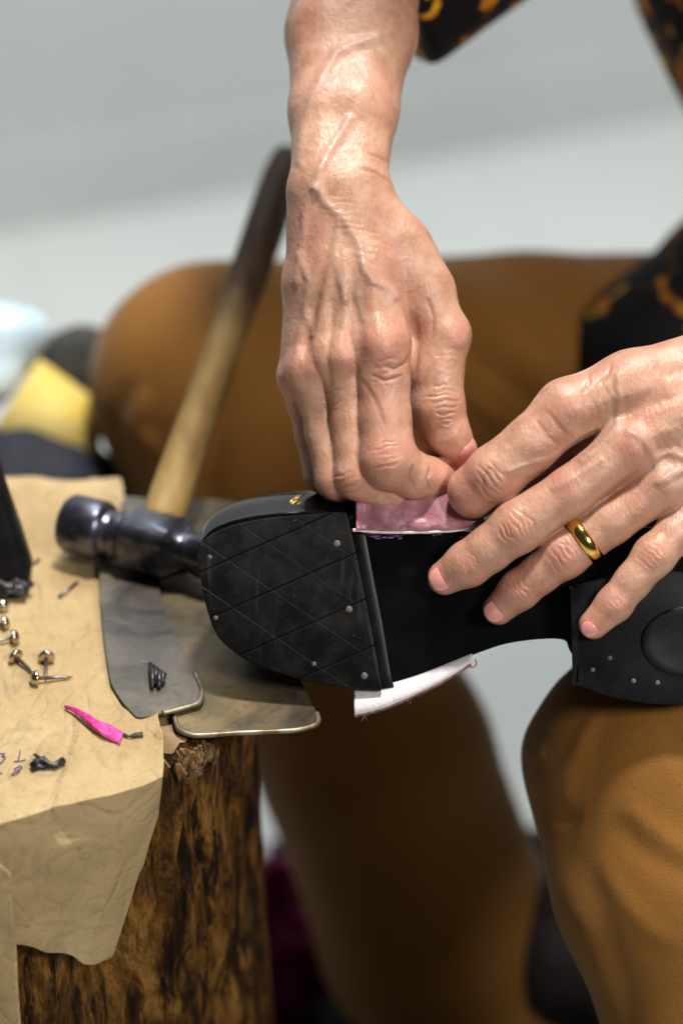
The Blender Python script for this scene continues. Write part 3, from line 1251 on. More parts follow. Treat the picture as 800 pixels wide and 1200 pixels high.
# ================================================================== SHOE
def catmull(pts, n=6, tension=1.0):
    out = []
    N_ = len(pts)
    for i in range(N_):
        a, b, c, d = [np.array(pts[(i + q) % N_], float) for q in (-1, 0, 1, 2)]
        for k in range(n):
            t = k / n
            cr = 0.5 * ((2 * b) + (c - a) * t + (2 * a - 5 * b + 4 * c - d) * t * t + (3 * b - a - 3 * c + d) * t ** 3)
            out.append(tuple(cr * tension + (b + (c - b) * t) * (1 - tension)))
    return out


def depth(px):
    """the sole leans a little: the toe is farther from the camera than the heel"""
    return 16 - (px - 232) * 0.030


def prism(outline, w0, w1, bevel=0.0, seg=2):
    bm = bmesh.new()
    f0 = [bm.verts.new(P(a, b, depth(a) + w0)) for a, b in outline]
    f1 = [bm.verts.new(P(a, b, depth(a) + w1)) for a, b in outline]
    bm.faces.new(f0)
    top_ = bm.faces.new(f1[::-1])
    n = len(outline)
    for i in range(n):
        bm.faces.new((f0[i], f1[i], f1[(i + 1) % n], f0[(i + 1) % n]))
    bmesh.ops.recalc_face_normals(bm, faces=bm.faces)
    if bevel:
        bmesh.ops.bevel(bm, geom=list(top_.edges), offset=bevel, segments=seg, profile=0.6, affect='EDGES')
    return bm


shoe = empty('shoe', P(450, 700, 40))
welt = [(234, 645), (246, 622), (276, 609), (316, 602), (360, 599), (410, 602), (470, 612), (540, 622), (610, 626), (670, 622), (740, 618), (800, 624), (852, 664), (872, 735),
        (858, 788), (806, 812), (740, 812), (690, 796), (668, 764), (656, 749), (600, 753), (555, 767), (500, 788), (446, 804), (400, 802), (330, 788), (284, 768), (254, 740), (240, 700)]
wf = catmull(welt, 6)
cxm, cym = 540, 705
rings = [(12, 0, 0, 1.0), (20, 0, -3, 1.004), (34, 0, -12, 1.0), (60, 2, -24, 0.985), (95, 6, -32, 0.955), (135, 10, -34, 0.90), (170, 14, -30, 0.80), (190, 18, -24, 0.66)]
bm = bmesh.new()
rv = []
for (dw, sx, sy, sc) in rings:
    ring = []
    for (a, b) in wf:
        # lower side of the waist stays tucked in
        q = 1.0 if b < cym else 0.55
        x = cxm + (a - cxm) * sc + sx
        y = cym + (b - cym) * (sc if b < cym else sc * (1 - 0.10 * dw / 190)) + sy * (1.0 if b < cym else 0.7)
        ring.append(bm.verts.new(P(x, y, depth(a) + dw)))
    rv.append(ring)
for a, b in zip(rv[:-1], rv[1:]):
    n = len(a)
    for k in range(n):
        bm.faces.new((a[k], a[(k + 1) % n], b[(k + 1) % n], b[k]))
bm.faces.new(rv[-1])
obj_bm('upper', bm, GLOSS, shoe)
# outsole: glossy waist
o = obj_bm('outsole', prism(wf, 13, 8, 0.0013, 3), GLOSS, shoe)
auto_smooth(o, 30)
# rubber half sole with straight back edge
half = [(232, 652), (236, 637), (250, 625), (278, 614), (316, 607), (360, 603), (396, 600), (406, 602), (411, 620), (421, 665), (433, 725), (443, 780), (447, 806),
        (441, 809), (400, 805), (360, 798), (322, 787), (284, 771), (256, 747), (245, 722), (237, 690)]
hf = catmull(half, 5, 0.9)
o = obj_bm('half_sole', prism(hf, 11, -6, 0.0011), RUBBER, shoe)
auto_smooth(o, 30)
# bevelled step behind the half sole
step = [(407, 603), (424, 604), (434, 660), (448, 730), (458, 790), (462, 806), (447, 808), (443, 780), (433, 725), (421, 665), (411, 620)]
o = obj_bm('bevel_strip', prism(step, 11, 2, 0.0014), WELT, shoe)
auto_smooth(o, 30)
# heel block
heel = [(667, 690), (669, 740), (671, 800), (676, 803), (720, 818), (770, 825), (812, 824), (850, 810), (876, 772), (878, 726), (858, 690), (815, 672), (760, 668), (710, 676), (672, 686)]
hf2 = catmull(heel, 5, 0.85)
o = obj_bm('heel', prism(hf2, 14, -44, 0.0012), PLAIN_RUBBER, shoe)
auto_smooth(o, 30)
bm = bmesh.new()
prev = None
for (sc_, dz) in [(1.0, -43.5), (0.985, -46.2), (0.93, -47.0), (0.80, -46.6), (0.6, -45.6), (0.3, -45.0), (0.05, -44.9)]:
    ring = []
    for k in range(56):
        a = 2 * math.pi * k / 56
        x_, y_ = 808 + 58 * sc_ * math.cos(a), 752 + 42 * sc_ * math.sin(a)
        ring.append(bm.verts.new(P(x_, y_, depth(x_) + dz)))
    if prev:
        for k in range(56):
            bm.faces.new((prev[k], prev[(k + 1) % 56], ring[(k + 1) % 56], ring[k]))
    prev = ring
bm.faces.new(prev)
obj_bm('heel_pad', bm, PLAIN_RUBBER, shoe)
studs = [(395, 637, -6), (409, 714, -6), (427, 792, -6), (246, 653, -6), (253, 724, -6), (368, 778, -6),
         (694, 785, -44), (742, 798, -44), (770, 800, -44), (714, 771, -44), (697, 740, -44)]
for k, (a, b, dz) in enumerate(studs):
    c = P(a, b, depth(a) + dz + 0.6)
    r = (4.2 if k < 3 else 3.0 if k < 6 else 3.2) * S
    obj_bm('stud', dome(c, -FWD, r, r * 0.35), STUD, shoe)


# leather flaps peeled off along both sides of the waist
def strip(name, lower, upper, w_lo, w_hi, th, mat_face, mat_edge, wav=0.0):
    """sheet between two pixel edges, th thick (depth away from the camera)"""
    lo = spline([(a, b, 0) for a, b in lower], 10)
    up_ = spline([(a, b, 0) for a, b in upper], 10)
    n = min(len(lo), len(up_))
    bm = bmesh.new()
    R_ = 7
    g = []
    for i in range(n):
        row = []
        for j in range(R_ + 1):
            t = j / R_
            p = lo[i].lerp(up_[i], t)
            wv = w_lo + (w_hi - w_lo) * t + wav * mnoise.noise(Vector((p.x * 0.05, p.y * 0.08, 3)))
            row.append(bm.verts.new(P(p.x, p.y, wv)))
        g.append(row)
    for i in range(n - 1):
        for j in range(R_):
            bm.faces.new((g[i][j], g[i + 1][j], g[i + 1][j + 1], g[i][j + 1]))
    o = obj_bm(name, bm, [mat_face, mat_edge], shoe)
    md = o.modifiers.new('thick', 'SOLIDIFY')
    md.thickness = th
    md.offset = 0
    md.material_offset_rim = 1
    return o


ln = strip('leather_lining', [(417, 621), (450, 622), (500, 622), (540, 620), (566, 612)], [(417, 560), (450, 548), (500, 548), (540, 552), (575, 560)], 0, 26, 0.0006, FLAP, FLAP, 6)
# pale cut edge of that lining
pts = spline([tuple(P(a, b, 2)) for a, b in [(413, 621), (440, 623.5), (470, 624), (505, 623.5), (540, 621), (568, 614)]], 10)
bm = tube(pts, [0.0007 + 0.0003 * mnoise.noise(Vector((i * 0.4, 0, 0))) for i in range(len(pts))], 8)
obj_bm('cut_edge', bm, CUT_EDGE, ln)
# small purple smears just below that edge
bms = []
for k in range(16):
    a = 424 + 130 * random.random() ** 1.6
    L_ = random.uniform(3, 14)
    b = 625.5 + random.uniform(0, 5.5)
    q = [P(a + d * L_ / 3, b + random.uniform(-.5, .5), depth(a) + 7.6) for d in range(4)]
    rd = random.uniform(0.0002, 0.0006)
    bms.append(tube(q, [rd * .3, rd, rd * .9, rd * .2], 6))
obj_bm('purple_smears', merge(bms), m_simple('purple_smear', (0.16, 0.05, 0.15), (0.42, 0.22, 0.40), 300, 0.15, 0.6), shoe)
# lower strip: a thick pale cut leather band, wider to the left
bm = bmesh.new()
N_ = 36
lo_e = spline([(415, 838, 0), (450, 829, 0), (490, 812, 0), (525, 794, 0), (551, 777, 0)], 9)
up_e = spline([(415, 808, 0), (450, 801, 0), (490, 789, 0), (525, 774, 0), (553, 763, 0)], 9)
rows = []
for i in range(len(lo_e)):
    jag = 0.9 * mnoise.noise(Vector((i * 0.9, 4, 0)))
    a, b = up_e[i], lo_e[i]
    row = [P(a.x, a.y, 19), P(a.x * .35 + b.x * .65, a.y * .35 + b.y * .65, 5), P(b.x, b.y + jag, 4), P(b.x + 1, b.y + 3.0 + jag, 16), P(a.x, a.y + 3, 42)]
    rows.append([bm.verts.new(v) for v in row])
for a, b in zip(rows[:-1], rows[1:]):
    for q in range(5):
        f = bm.faces.new((a[q], b[q], b[(q + 1) % 5], a[(q + 1) % 5]))
        f.material_index = 0 if q < 2 else 1
bm.faces.new(rows[0])
bm.faces.new(rows[-1][::-1])
sl = obj_bm('peeled_strip', bm, [CUT_EDGE, FUZZ], shoe)
bms = []
for i in range(46):
    t = random.random()
    k = t * (len(lo_e) - 1)
    b = lo_e[int(k)]
    p0 = (b.x + random.uniform(-2, 2), b.y + 2)
    an = random.uniform(0.2, 2.6)
    Lh = random.uniform(1.5, 4.5) if random.random() < 0.92 else 9
    q = [P(p0[0] + math.cos(an + 0.12 * s_) * Lh * s_ / 3, p0[1] + math.sin(an + 0.12 * s_) * Lh * s_ / 3, 8 + random.uniform(-2, 2)) for s_ in range(4)]
    bms.append(tube(q, [0.00011, 0.00009, 0.00007, 0.00003], 4))
obj_bm('loose_thread', merge(bms), FUZZ, sl)
q = [P(553 + 5 * math.cos(a), 777 + 5 * math.sin(a), 10) for a in [x * 0.5 for x in range(-2, 9)]]
obj_bm('loop_thread', tube(q, 0.0004, 6), FUZZ, sl)
# gold print on the upper, near the toe
def hit(px, py, back=0.0004):
    d = (P(px, py, 0) - EYE).normalized()
    bpy.context.view_layer.update()
    ok, loc, nor, *_ = SC.ray_cast(bpy.context.evaluated_depsgraph_get(), EYE + d * 0.9, d)
    return loc - d * back


bms = []
for (a0, b0, a1, b1, r_) in [(339, 589, 353, 579, 1.5), (341, 591, 350, 586, 1.6), (346, 585, 360, 577, 0.9), (348, 591, 354, 588, 0.5)]:
    q = [hit(a0 + (a1 - a0) * d / 5, b0 + (b1 - b0) * d / 5, 0.0) for d in range(6)]
    bms.append(tube(q, [r_ * S * x for x in (.3, 1.4, 1, 1.5, .8, .2)], 6))
obj_bm('gold_print', merge(bms), GOLDMARK, shoe)
tag(shoe, 'shiny black shoe held sole up with its leather peeled along the middle', 'shoe')

# ================================================================== PERSON
person = empty('person', P(900, 700, 800))
rh_palm = [
    [(415, 235, 44, 36), (430, 320, 24, 35), (446, 402, 8, 33)],
    [(400, 230, 44, 38), (398, 320, 28, 33), (397, 414, 16, 28)],
    [(385, 230, 46, 38), (374, 330, 38, 29), (362, 427, 34, 25)],
    [(372, 235, 52, 34), (360, 330, 54, 24), (348, 440, 54, 20)],
    [(428, 238, 48, 34), (468, 290, 46, 33), (500, 340, 44, 32)],
    [(445, 330, 66, 40)], [(405, 330, 74, 40)], [(478, 360, 56, 28), (488, 425, 56, 24), (492, 478, 58, 20), (502, 522, 64, 19)],
    [(378, 210, 48, 36), (384, 130, 92, 42), (392, 40, 150, 54), (418, -130, 300, 62)],
    [(418, 212, 48, 34), (421, 130, 92, 42), (431, 40, 150, 54), (442, -130, 300, 62)],
]
rh_fingers = [
    [(446, 404, -3, 34), (449, 446, 3, 30.5), (451, 490, 0, 30), (455, 539, -10, 33), (484, 557, 12, 26.5), (507, 561, 30, 24.5), (529, 556, 48, 18)],
    [(397, 418, 8, 28.5), (406, 452, 17, 24), (411, 495, 20, 23.5), (420, 558, 12, 27.5), (454, 577, 28, 23), (482, 579, 46, 20.5), (503, 573, 60, 16)],
    [(363, 431, 26, 26), (371, 465, 36, 22), (380, 505, 40, 21.5), (395, 562, 34, 25), (424, 574, 60, 19), (450, 570, 80, 16)],
    [(347, 443, 48, 21), (356, 475, 60, 18.5), (364, 510, 64, 18), (377, 556, 62, 20.5), (400, 570, 84, 16), (420, 566, 98, 14)],
    [(480, 312, 46, 33), (521, 393, 36, 30), (513, 436, 32, 29), (515, 476, 28, 29), (526, 509, 31, 24.5), (542, 533, 37, 19)],
]
f, lo, hi = make_sdf(rh_palm, 0.0075, rh_fingers, 0.0030, 0.0060)
V1, Q1 = mesh_sdf(f, lo, hi, 0.00062)
V1 = relax(V1, Q1, 2)
lines = [
    # veins
    ([(371, 221), (381, 238), (397, 251), (409, 266), (421, 288), (426, 312), (436, 328), (450, 336), (462, 348)], 5.8, 2.7, True),
    ([(367, 221), (357, 248), (356, 274), (350, 302), (347, 330)], 5, 2.4, True),
    ([(444, 44), (415, 52), (394, 62), (376, 92), (364, 118), (355, 150), (351, 190)], 6, 2.6, True),
    ([(409, 140), (400, 156), (385, 178), (374, 200), (371, 221)], 5.5, 2.8, True),
    ([(396, 262), (392, 296), (398, 330), (405, 352)], 4.5, 1.6, True),
    ([(352, 300), (362, 330), (358, 360), (366, 392)], 4.5, 1.8, True),
    ([(426, 312), (418, 340), (424, 372)], 4.5, 1.5, True),
    # tendons
    ([(380, 292), (366, 340), (352, 392), (344, 428)], 5.5, 3.0, False),
    ([(390, 300), (381, 350), (372, 395), (366, 420)], 5.5, 3.2, False),
    ([(402, 296), (404, 340), (402, 385), (399, 410)], 6, 3.2, False),
    ([(424, 300), (436, 345), (446, 392)], 8, 2.2, False),
    # hollows between the tendons and knuckles
    ([(372, 345), (362, 390), (356, 418)], 5, -2.6, False),
    ([(391, 350), (387, 390), (382, 420), (386, 450)], 5, -3.0, False),
    ([(420, 350), (420, 390), (421, 425)], 7, -2.6, False),
    ([(484, 370), (487, 400), (484, 440)], 5, -3.0, False),
    # knuckle tops
    ([(340, 440), (345, 448)], 10, 2.6, False), ([(366, 430), (370, 438)], 11, 2.4, False),
    ([(402, 418), (408, 424)], 12, 1.8, False), ([(446, 402), (450, 412)], 15, 2.2, False), ([(530, 388), (534, 398)], 13, 2.6, False),
    # long skin folds
    ([(448, 428), (462, 432), (476, 424), (482, 412)], 2.2, -1.8, False),
    ([(436, 440), (452, 446), (470, 440)], 2.0, -1.4, False),
    ([(424, 446), (440, 470), (452, 500)], 3.0, -1.0, False),
    ([(500, 350), (508, 372), (506, 400)], 2.6, -1.4, False),
    ([(430, 180), (444, 184), (455, 192)], 2.0, -1.2, False), ([(420, 196), (440, 202), (455, 212)], 2.2, -1.4, False),
    ([(490, 505), (500, 520), (512, 532)], 2.5, -1.6, False),
    ([(484, 545), (480, 560), (486, 574)], 2.2, -1.8, False), ([(503, 550), (500, 562), (504, 576)], 1.8, -1.5, False),
]
lines += wrinkles(519, 474, 0.08, 1, 46, 8, 6.2, -2.4, 0.30, 1.5)
lines += wrinkles(526, 420, -0.1, 1, 34, 4, 7.0, -1.0, 0.25, 1.4)
lines += wrinkles(452, 532, 0.2, 1, 44, 5, 6.0, -1.2, 0.30, 1.4)
lines += wrinkles(454, 432, 0.2, 1, 46, 4, 7.0, -1.0, 0.3, 1.6)
lines += wrinkles(407, 566, 0.3, 1, 34, 4, 6.0, -1.0, 0.3, 1.4)
lines += wrinkles(388, 470, 0.3, 1, 28, 4, 7.0, -0.8, 0.3, 1.4)
lines += wrinkles(404, 245, 0.0, 1, 70, 7, 7.5, -0.6, 0.1, 1.6)
lines += wrinkles(440, 290, -0.3, 1, 60, 7, 8.5, -0.45, 0.1, 1.8)
V1, vein1, crease1 = carve(V1, Q1, lines)

lh_palm = [
    [(840, 434, 6, 50), (740, 456, -14, 42), (664, 480, -24, 34)],
    [(850, 462, -4, 46), (790, 490, -30, 38), (738, 524, -42, 32)],
    [(866, 490, 0, 44), (820, 528, -26, 36), (777, 568, -40, 29)],
    [(880, 520, 8, 40), (850, 560, -14, 32), (818, 602, -30, 25)],
    [(790, 500, 24, 58)], [(730, 490, 20, 38)],
    [(870, 450, 4, 48), (960, 425, 60, 50), (1180, 300, 350, 62)],
    [(884, 490, 6, 44), (970, 455, 60, 50), (1180, 320, 350, 62)],
]
lh_fingers = [
    [(664, 481, -24, 36.0), (622, 520, -28, 32.4), (580, 555, -24, 33.9), (556, 576, -6, 30.8), (553, 584, 18, 24.5)],
    [(737, 526, -42, 32.9), (668, 576, -44, 28.7), (606, 617, -38, 31.3), (572, 644, -28, 26.6), (548, 661, -20, 26.6), (521, 677, -8, 20.4)],
    [(776, 568, -40, 29.8), (716, 612, -42, 25.6), (661, 650, -36, 27.7), (631, 673, -26, 23.0), (608, 691, -19, 23.5), (584, 714, -8, 18.3)],
    [(818, 602, -36, 26.6), (790, 626, -48, 23.5), (766, 651, -56, 24.5), (741, 681, -56, 20.9), (719, 708, -54, 20.9), (695, 732, -50, 17.2)],
    [(800, 460, 48, 40), (730, 485, 66, 32), (660, 520, 72, 27), (600, 566, 62, 21)],
]
f, lo, hi = make_sdf(lh_palm, 0.0070, lh_fingers, 0.0030, 0.0060)
hi[0] = min(hi[0], C(1000, 400, 60)[0])
V2, Q2 = mesh_sdf(f, lo, hi, 0.00062)
V2 = relax(V2, Q2, 2)
lines = [
    ([(596, 552), (612, 546), (628, 541), (640, 539), (656, 530), (676, 512), (700, 500)], 3.4, 1.8, True),
    ([(724, 440), (725, 470), (723, 500), (704, 522), (682, 540)], 4.5, 2.6, True),
    ([(736, 506), (752, 514), (762, 528), (768, 546)], 5, 2.6, True),
    ([(768, 536), (784, 530), (800, 536), (830, 530)], 5, 2.6, True),
    ([(772, 566), (786, 556), (800, 552), (830, 545)], 5, 2.2, True),
    ([(806, 596), (820, 570), (840, 552)], 4.5, 1.8, True),
    ([(650, 572), (680, 556), (704, 540)], 4, 1.2, True),
    ([(830, 440), (770, 450), (700, 470)], 9, 2.4, False),
    ([(850, 470), (800, 490), (744, 520)], 8, 2.6, False),
    ([(850, 500), (810, 535), (782, 562)], 7, 2.4, False),
    ([(720, 492), (760, 474), (800, 462)], 7, -2.4, False),
    ([(700, 505), (672, 528), (648, 548)], 6, -2.6, False),
    ([(756, 548), (726, 570), (700, 590)], 4, -2.0, False),
    ([(776, 500), (810, 488)], 6, -2.0, False),
    ([(664, 470), (670, 476)], 15, 2.0, False), ([(738, 520), (742, 526)], 13, 2.2, False), ([(776, 566), (782, 570)], 11, 2.0, False),
    ([(640, 480), (655, 500), (670, 512)], 3, -1.0, False), ([(628, 492), (642, 512), (656, 522)], 3, -0.9, False),
    ([(572, 548), (566, 560), (564, 574)], 2.0, -1.3, False),
    ([(716, 424), (712, 440), (700, 452)], 2.6, -1.2, False), ([(690, 434), (690, 448), (682, 462)], 2.6, -1.0, False),
]
lines += wrinkles(604, 618, -0.82, 0.57, 50, 7, 5.5, -1.7, 0.42, 1.4)
lines += wrinkles(660, 651, -0.8, 0.6, 42, 7, 5.0, -1.7, 0.42, 1.4)
lines += wrinkles(575, 562, -0.75, 0.66, 44, 5, 6.0, -1.3, 0.35, 1.5)
lines += wrinkles(764, 652, -0.65, 0.76, 34, 5, 5.0, -1.2, 0.4, 1.3)
lines += wrinkles(550, 660, -0.8, 0.55, 36, 4, 4.5, -1.0, 0.25, 1.2)
lines += wrinkles(609, 691, -0.75, 0.65, 32, 4, 4.5, -1.0, 0.25, 1.2)
lines += wrinkles(720, 707, -0.65, 0.75, 28, 3, 4.5, -0.8, 0.25, 1.2)
lines += wrinkles(700, 470, -0.9, 0.35, 60, 8, 9.0, -0.5, 0.1, 1.8)
lines += wrinkles(780, 520, -0.8, 0.55, 70, 7, 9.0, -0.5, 0.1, 1.8)
V2, vein2, crease2 = carve(V2, Q2, lines)

# upper body, coarser; it meets the arms inside the sleeves
torso = [
    [(1080, 430, 1050, 270), (1090, 150, 900, 250), (1060, -150, 780, 250), (1040, -420, 700, 230)],
    [(1040, -420, 720, 200), (810, -430, 750, 110), (440, -125, 305, 56)],
    [(1060, -420, 720, 200), (1400, -300, 620, 120), (1180, 305, 350, 52)],
    [(1180, 308, 350, 54), (985, 430, 72, 42)],
    [(1040, -440, 720, 120), (960, -600, 660, 78)],
]
f, lo, hi = make_sdf(torso, 0.03)
V3, Q3 = mesh_sdf(f, lo, hi, 0.006)

# unseen bent head and hair, added above the frame to shade the lower leg
def cam_of(x, y, z):
    d = np.array([x, y, z]) - np.array(T)
    return RM @ d


HC = np.array([0.085, 0.255, 1.08])
hd_f = np.array([-0.50, -0.55, -0.67])        # looking down at the shoe
hd_f /= np.linalg.norm(hd_f)
hd_s = np.cross(hd_f, [0, 0, 1.0])
hd_s /= np.linalg.norm(hd_s)
hd_u = np.cross(hd_s, hd_f)
NECK = np.array([0.33, 0.50, 0.92])


def head_sdf(p):
    q = p @ RM + np.array(T) - HC
    f_, s_, u_ = q @ hd_f, q @ hd_s, q @ hd_u
    skull = (np.sqrt((f_ / 1.06) ** 2 + (s_ / 0.86) ** 2 + ((u_ - 0.012) / 1.1) ** 2) - 0.088) * 0.88
    jaw = np.sqrt((f_ - 0.035) ** 2 + s_ ** 2 + ((u_ + 0.072) / 1.1) ** 2) - 0.050
    d = smin(skull, jaw, 0.05)
    nose = d_cone(q, (hd_f * 0.090 + hd_u * 0.012, hd_f * 0.110 - hd_u * 0.028, 0.008, 0.014))
    d = smin(d, nose, 0.012)
    for sg in (-1, 1):
        eye = np.linalg.norm(q - (hd_f * 0.092 + hd_s * 0.033 * sg + hd_u * 0.008), axis=1) - 0.013
        d = np.maximum(d, -eye * 1.0 - 0.006)
        ear = np.sqrt(((f_ + 0.005) / 1.0) ** 2 + ((s_ - 0.080 * sg) / 0.4) ** 2 + ((u_ + 0.012) / 1.6) ** 2) - 0.020
        d = smin(d, ear * 0.45, 0.008)
    lips = d_cone(q, (hd_f * 0.088 - hd_u * 0.062 - hd_s * 0.02, hd_f * 0.088 - hd_u * 0.062 + hd_s * 0.02, 0.007, 0.007))
    d = smin(d, lips, 0.006)
    nk = d_cone(q, (-hd_f * 0.03 - hd_u * 0.05, NECK - HC, 0.055, 0.065))
    return smin(d, nk, 0.03)


c0 = cam_of(*HC)
c1 = cam_of(*NECK)
V4, Q4 = mesh_sdf(head_sdf, np.minimum(c0 - 0.15, c1 - 0.07), np.maximum(c0 + 0.15, c1 + 0.07), 0.004)


def hair_sdf(p):
    q = p @ RM + np.array(T) - HC
    f_, s_, u_ = q @ hd_f, q @ hd_s, q @ hd_u
    cap = (np.sqrt((f_ / 1.06) ** 2 + (s_ / 0.86) ** 2 + ((u_ - 0.014) / 1.12) ** 2) - 0.097) * 0.88
    return np.maximum(np.maximum(cap, f_ * 0.75 - u_ * 0.66 - 0.012), -(u_ + 0.07))


V5, Q5 = mesh_sdf(hair_sdf, c0 - 0.14, c0 + 0.14, 0.004)
V = np.concatenate([V1, V2, V3, V4])
Q = np.concatenate([Q1, Q2 + len(V1), Q3 + len(V1) + len(V2), Q4 + len(V1) + len(V2) + len(V3)])
vein = np.concatenate([vein1, vein2, np.zeros(len(V3) + len(V4))])
crease = np.concatenate([crease1, crease2, np.zeros(len(V3) + len(V4))])
xy = to_px(V)
blush = np.zeros(len(V))
for (x, y, r, a) in [(338, 440, 20, .6), (368, 432, 20, .6), (404, 420, 20, .5), (448, 405, 26, .45), (534, 392, 22, .5), (455, 540, 28, .6), (420, 572, 24, .55),
                     (396, 565, 20, .5), (520, 555, 20, .8), (520, 478, 22, .35), (544, 532, 20, .8), (470, 575, 22, .6),
                     (570, 568, 30, .7), (540, 585, 26, .8), (604, 618, 24, .75), (660, 651, 22, .8), (766, 651, 20, .6), (512, 682, 22, 1), (576, 720, 22, 1), (690, 736, 24, 1),
                     (548, 660, 18, .5), (608, 691, 18, .5), (720, 708, 18, .4), (664, 470, 26, .4), (738, 520, 24, .4)]:
    blush = np.maximum(blush, a * np.exp(-((xy - np.array([x, y])) ** 2).sum(1) / (r * r)))
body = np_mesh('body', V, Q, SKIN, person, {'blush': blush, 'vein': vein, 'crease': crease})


HAIR = m_simple('grey_hair', (0.05, 0.045, 0.042), (0.22, 0.21, 0.20), 260, 0.6, 0.4, bs=0.6, bscale=400)
np_mesh('hair', V5 + vnormals(V5, Q5) * (0.002 * fbm(V5, 90, 8, 2))[:, None], Q5, HAIR, person)


def nail(px, py, wp, r, axis, normal, length, width, mat, curve=1.0):
    k = 1 + wp * S / DIST
    a = np.array([axis[0], -axis[1], axis[2]], float)
    n = np.array([normal[0], -normal[1], normal[2]], float)
    a /= np.linalg.norm(a)
    n -= a * (n @ a)
    n /= np.linalg.norm(n)
    s = np.cross(a, n)
    c = C(px, py, wp)
    R_ = r * S * k
    NU_, NV_ = 14, 12
    bm = bmesh.new()
    g = []
    for i in range(NU_ + 1):
        row = []
        u = i / NU_ * 2 - 1
        # rounded at both ends, free edge a little squarer
        e = abs(u) ** (2.6 if u > 0 else 2.6)
        hw = width * 0.5 * S * k * math.sqrt(max(0.02, 1 - e))
        for j in range(NV_ + 1):
            v = j / NV_ * 2 - 1
            ang = hw * v / (R_ * 0.95) * curve
            p = c + a * (u * length * 0.5 * S * k) + (n * math.cos(ang) + s * math.sin(ang)) * (R_ * 1.0 + 0.00015 - (u * length * 0.5 * S * k) ** 2 / (2.6 * R_))
            row.append(bm.verts.new(W(p)))
        g.append(row)
    for i in range(NU_):
        for j in range(NV_):
            bm.faces.new((g[i][j], g[i][j + 1], g[i + 1][j + 1], g[i + 1][j]))
    o = obj_bm('fingernail', bm, mat, person)
    md = o.modifiers.new('thick', 'SOLIDIFY')
    md.thickness = 0.0006
    md.offset = 0
    return o


nail(539.5, 526, 35, 19.5, (0.46, 0.86, 0.10), (0.30, -0.20, -0.93), 33, 30, NAIL_GLOSS)
nail(518.5, 678.5, -8, 20.4, (-0.83, 0.46, 0.25), (-0.40, 0.08, -0.92), 22, 29, NAIL)
nail(581.5, 715.5, -8, 18.4, (-0.72, 0.62, 0.25), (-0.40, 0.20, -0.9), 21, 26, NAIL)
nail(692.5, 733.5, -50, 17.3, (-0.60, 0.70, 0.35), (-0.42, 0.42, -0.80), 16, 20, NAIL)

# trousers
tr = [
    [(1080, 460, 1120, 165), (620, 445, 1030, 150), (400, 448, 985, 142), (246, 448, 940, 134)],
    [(246, 448, 940, 134), (300, 600, 985, 130), (442, 890, 1090, 134), (515, 1090, 1206, 140), (545, 1150, 1235, 130)],
    [(1120, 560, 1000, 170), (900, 760, 420, 165), (785, 905, 150, 158)],
    [(662, 880, 165, 46), (700, 850, 165, 60)],
    [(782, 908, 150, 160), (800, 1030, 130, 152), (860, 1200, 140, 144), (905, 1420, 200, 120)],
]
f, lo, hi = make_sdf(tr, 0.010)
V, Q = mesh_sdf(f, lo, hi, 0.0030)
V = relax(V, Q, 2)
N = vnormals(V, Q)
V = V + N * (0.0030 * fbm(V, 26, 1, 2) + 0.0022 * np.abs(fbm(V * np.array([1.0, 0.5, 1.0]), 40, 2, 2)))[:, None]
lines = [
    # left knee, near the camera
    ([(612, 878), (622, 884), (640, 880)], 12, 5.0, False),
    ([(700, 834), (684, 862), (668, 900), (662, 940)], 9, 3.5, False),
    ([(735, 945), (760, 968), (785, 988), (830, 1010)], 13, 4.5, False),
    ([(720, 970), (748, 996), (780, 1016), (830, 1034)], 14, -3.0, False),
    ([(645, 1000), (668, 1060), (696, 1120), (716, 1210)], 15, 3.6, False),
    ([(680, 1000), (704, 1070), (730, 1150), (742, 1230)], 16, -3.2, False),
    ([(612, 935), (640, 952), (680, 958)], 14, -6.0, False),
    ([(780, 850), (800, 880), (820, 930)], 12, -3.5, False),
    ([(700, 1000), (720, 1040), (760, 1090), (800, 1110)], 12, 3.0, False),
    # far thigh and knee
    ([(350, 470), (300, 520), (250, 560)], 22, 8, False), ([(170, 460), (160, 500), (185, 540)], 12, 7, False),
    ([(150, 450), (135, 500), (150, 560)], 12, -6, False),
    ([(520, 330), (580, 380), (660, 440)], 24, 16, False), ([(520, 400), (590, 450), (650, 500)], 18, -16, False), ([(560, 300), (660, 340), (740, 400)], 20, -14, False),
    ([(540, 450), (600, 500)], 16, 14, False),
]
V, _, _ = carve(V, Q, lines)
tro = np_mesh('trousers', V, Q, TROUSER, person)
md = tro.modifiers.new('sub', 'SUBSURF')
md.levels = 1
md.render_levels = 1

# shirt
ci = C(500, 66, 470)
cn = np.array([-0.78, -0.63, 0.0])
f1, lo1, hi1 = make_sdf([[(318, -22, 380, 186), (800, -420, 750, 226)], [(800, -420, 750, 226), (1040, -420, 720, 260)]], 0.03, cuts=[(ci, cn)])
f2, lo2, hi2 = make_sdf([[(1130, 480, 1080, 320), (1170, 200, 900, 300), (1056, -100, 760, 300), (1040, -420, 720, 270)],
                         [(835, 335, 930, 72), (752, 425, 880, 74), (760, 500, 860, 84)], [(900, 420, 930, 130), (1010, 450, 980, 200)],
                         [(1060, -420, 720, 260), (1390, -310, 620, 170)]], 0.045)


def fs_(p):
    return smin(f1(p), f2(p), 0.02)


V, Q = mesh_sdf(fs_, np.minimum(lo1, lo2), np.maximum(hi1, hi2), 0.0045)
V = relax(V, Q, 1)
N = vnormals(V, Q)
V = V + N * (0.004 * fbm(V, 26, 5, 3))[:, None]
np_mesh('shirt', V, Q, SHIRT, person)

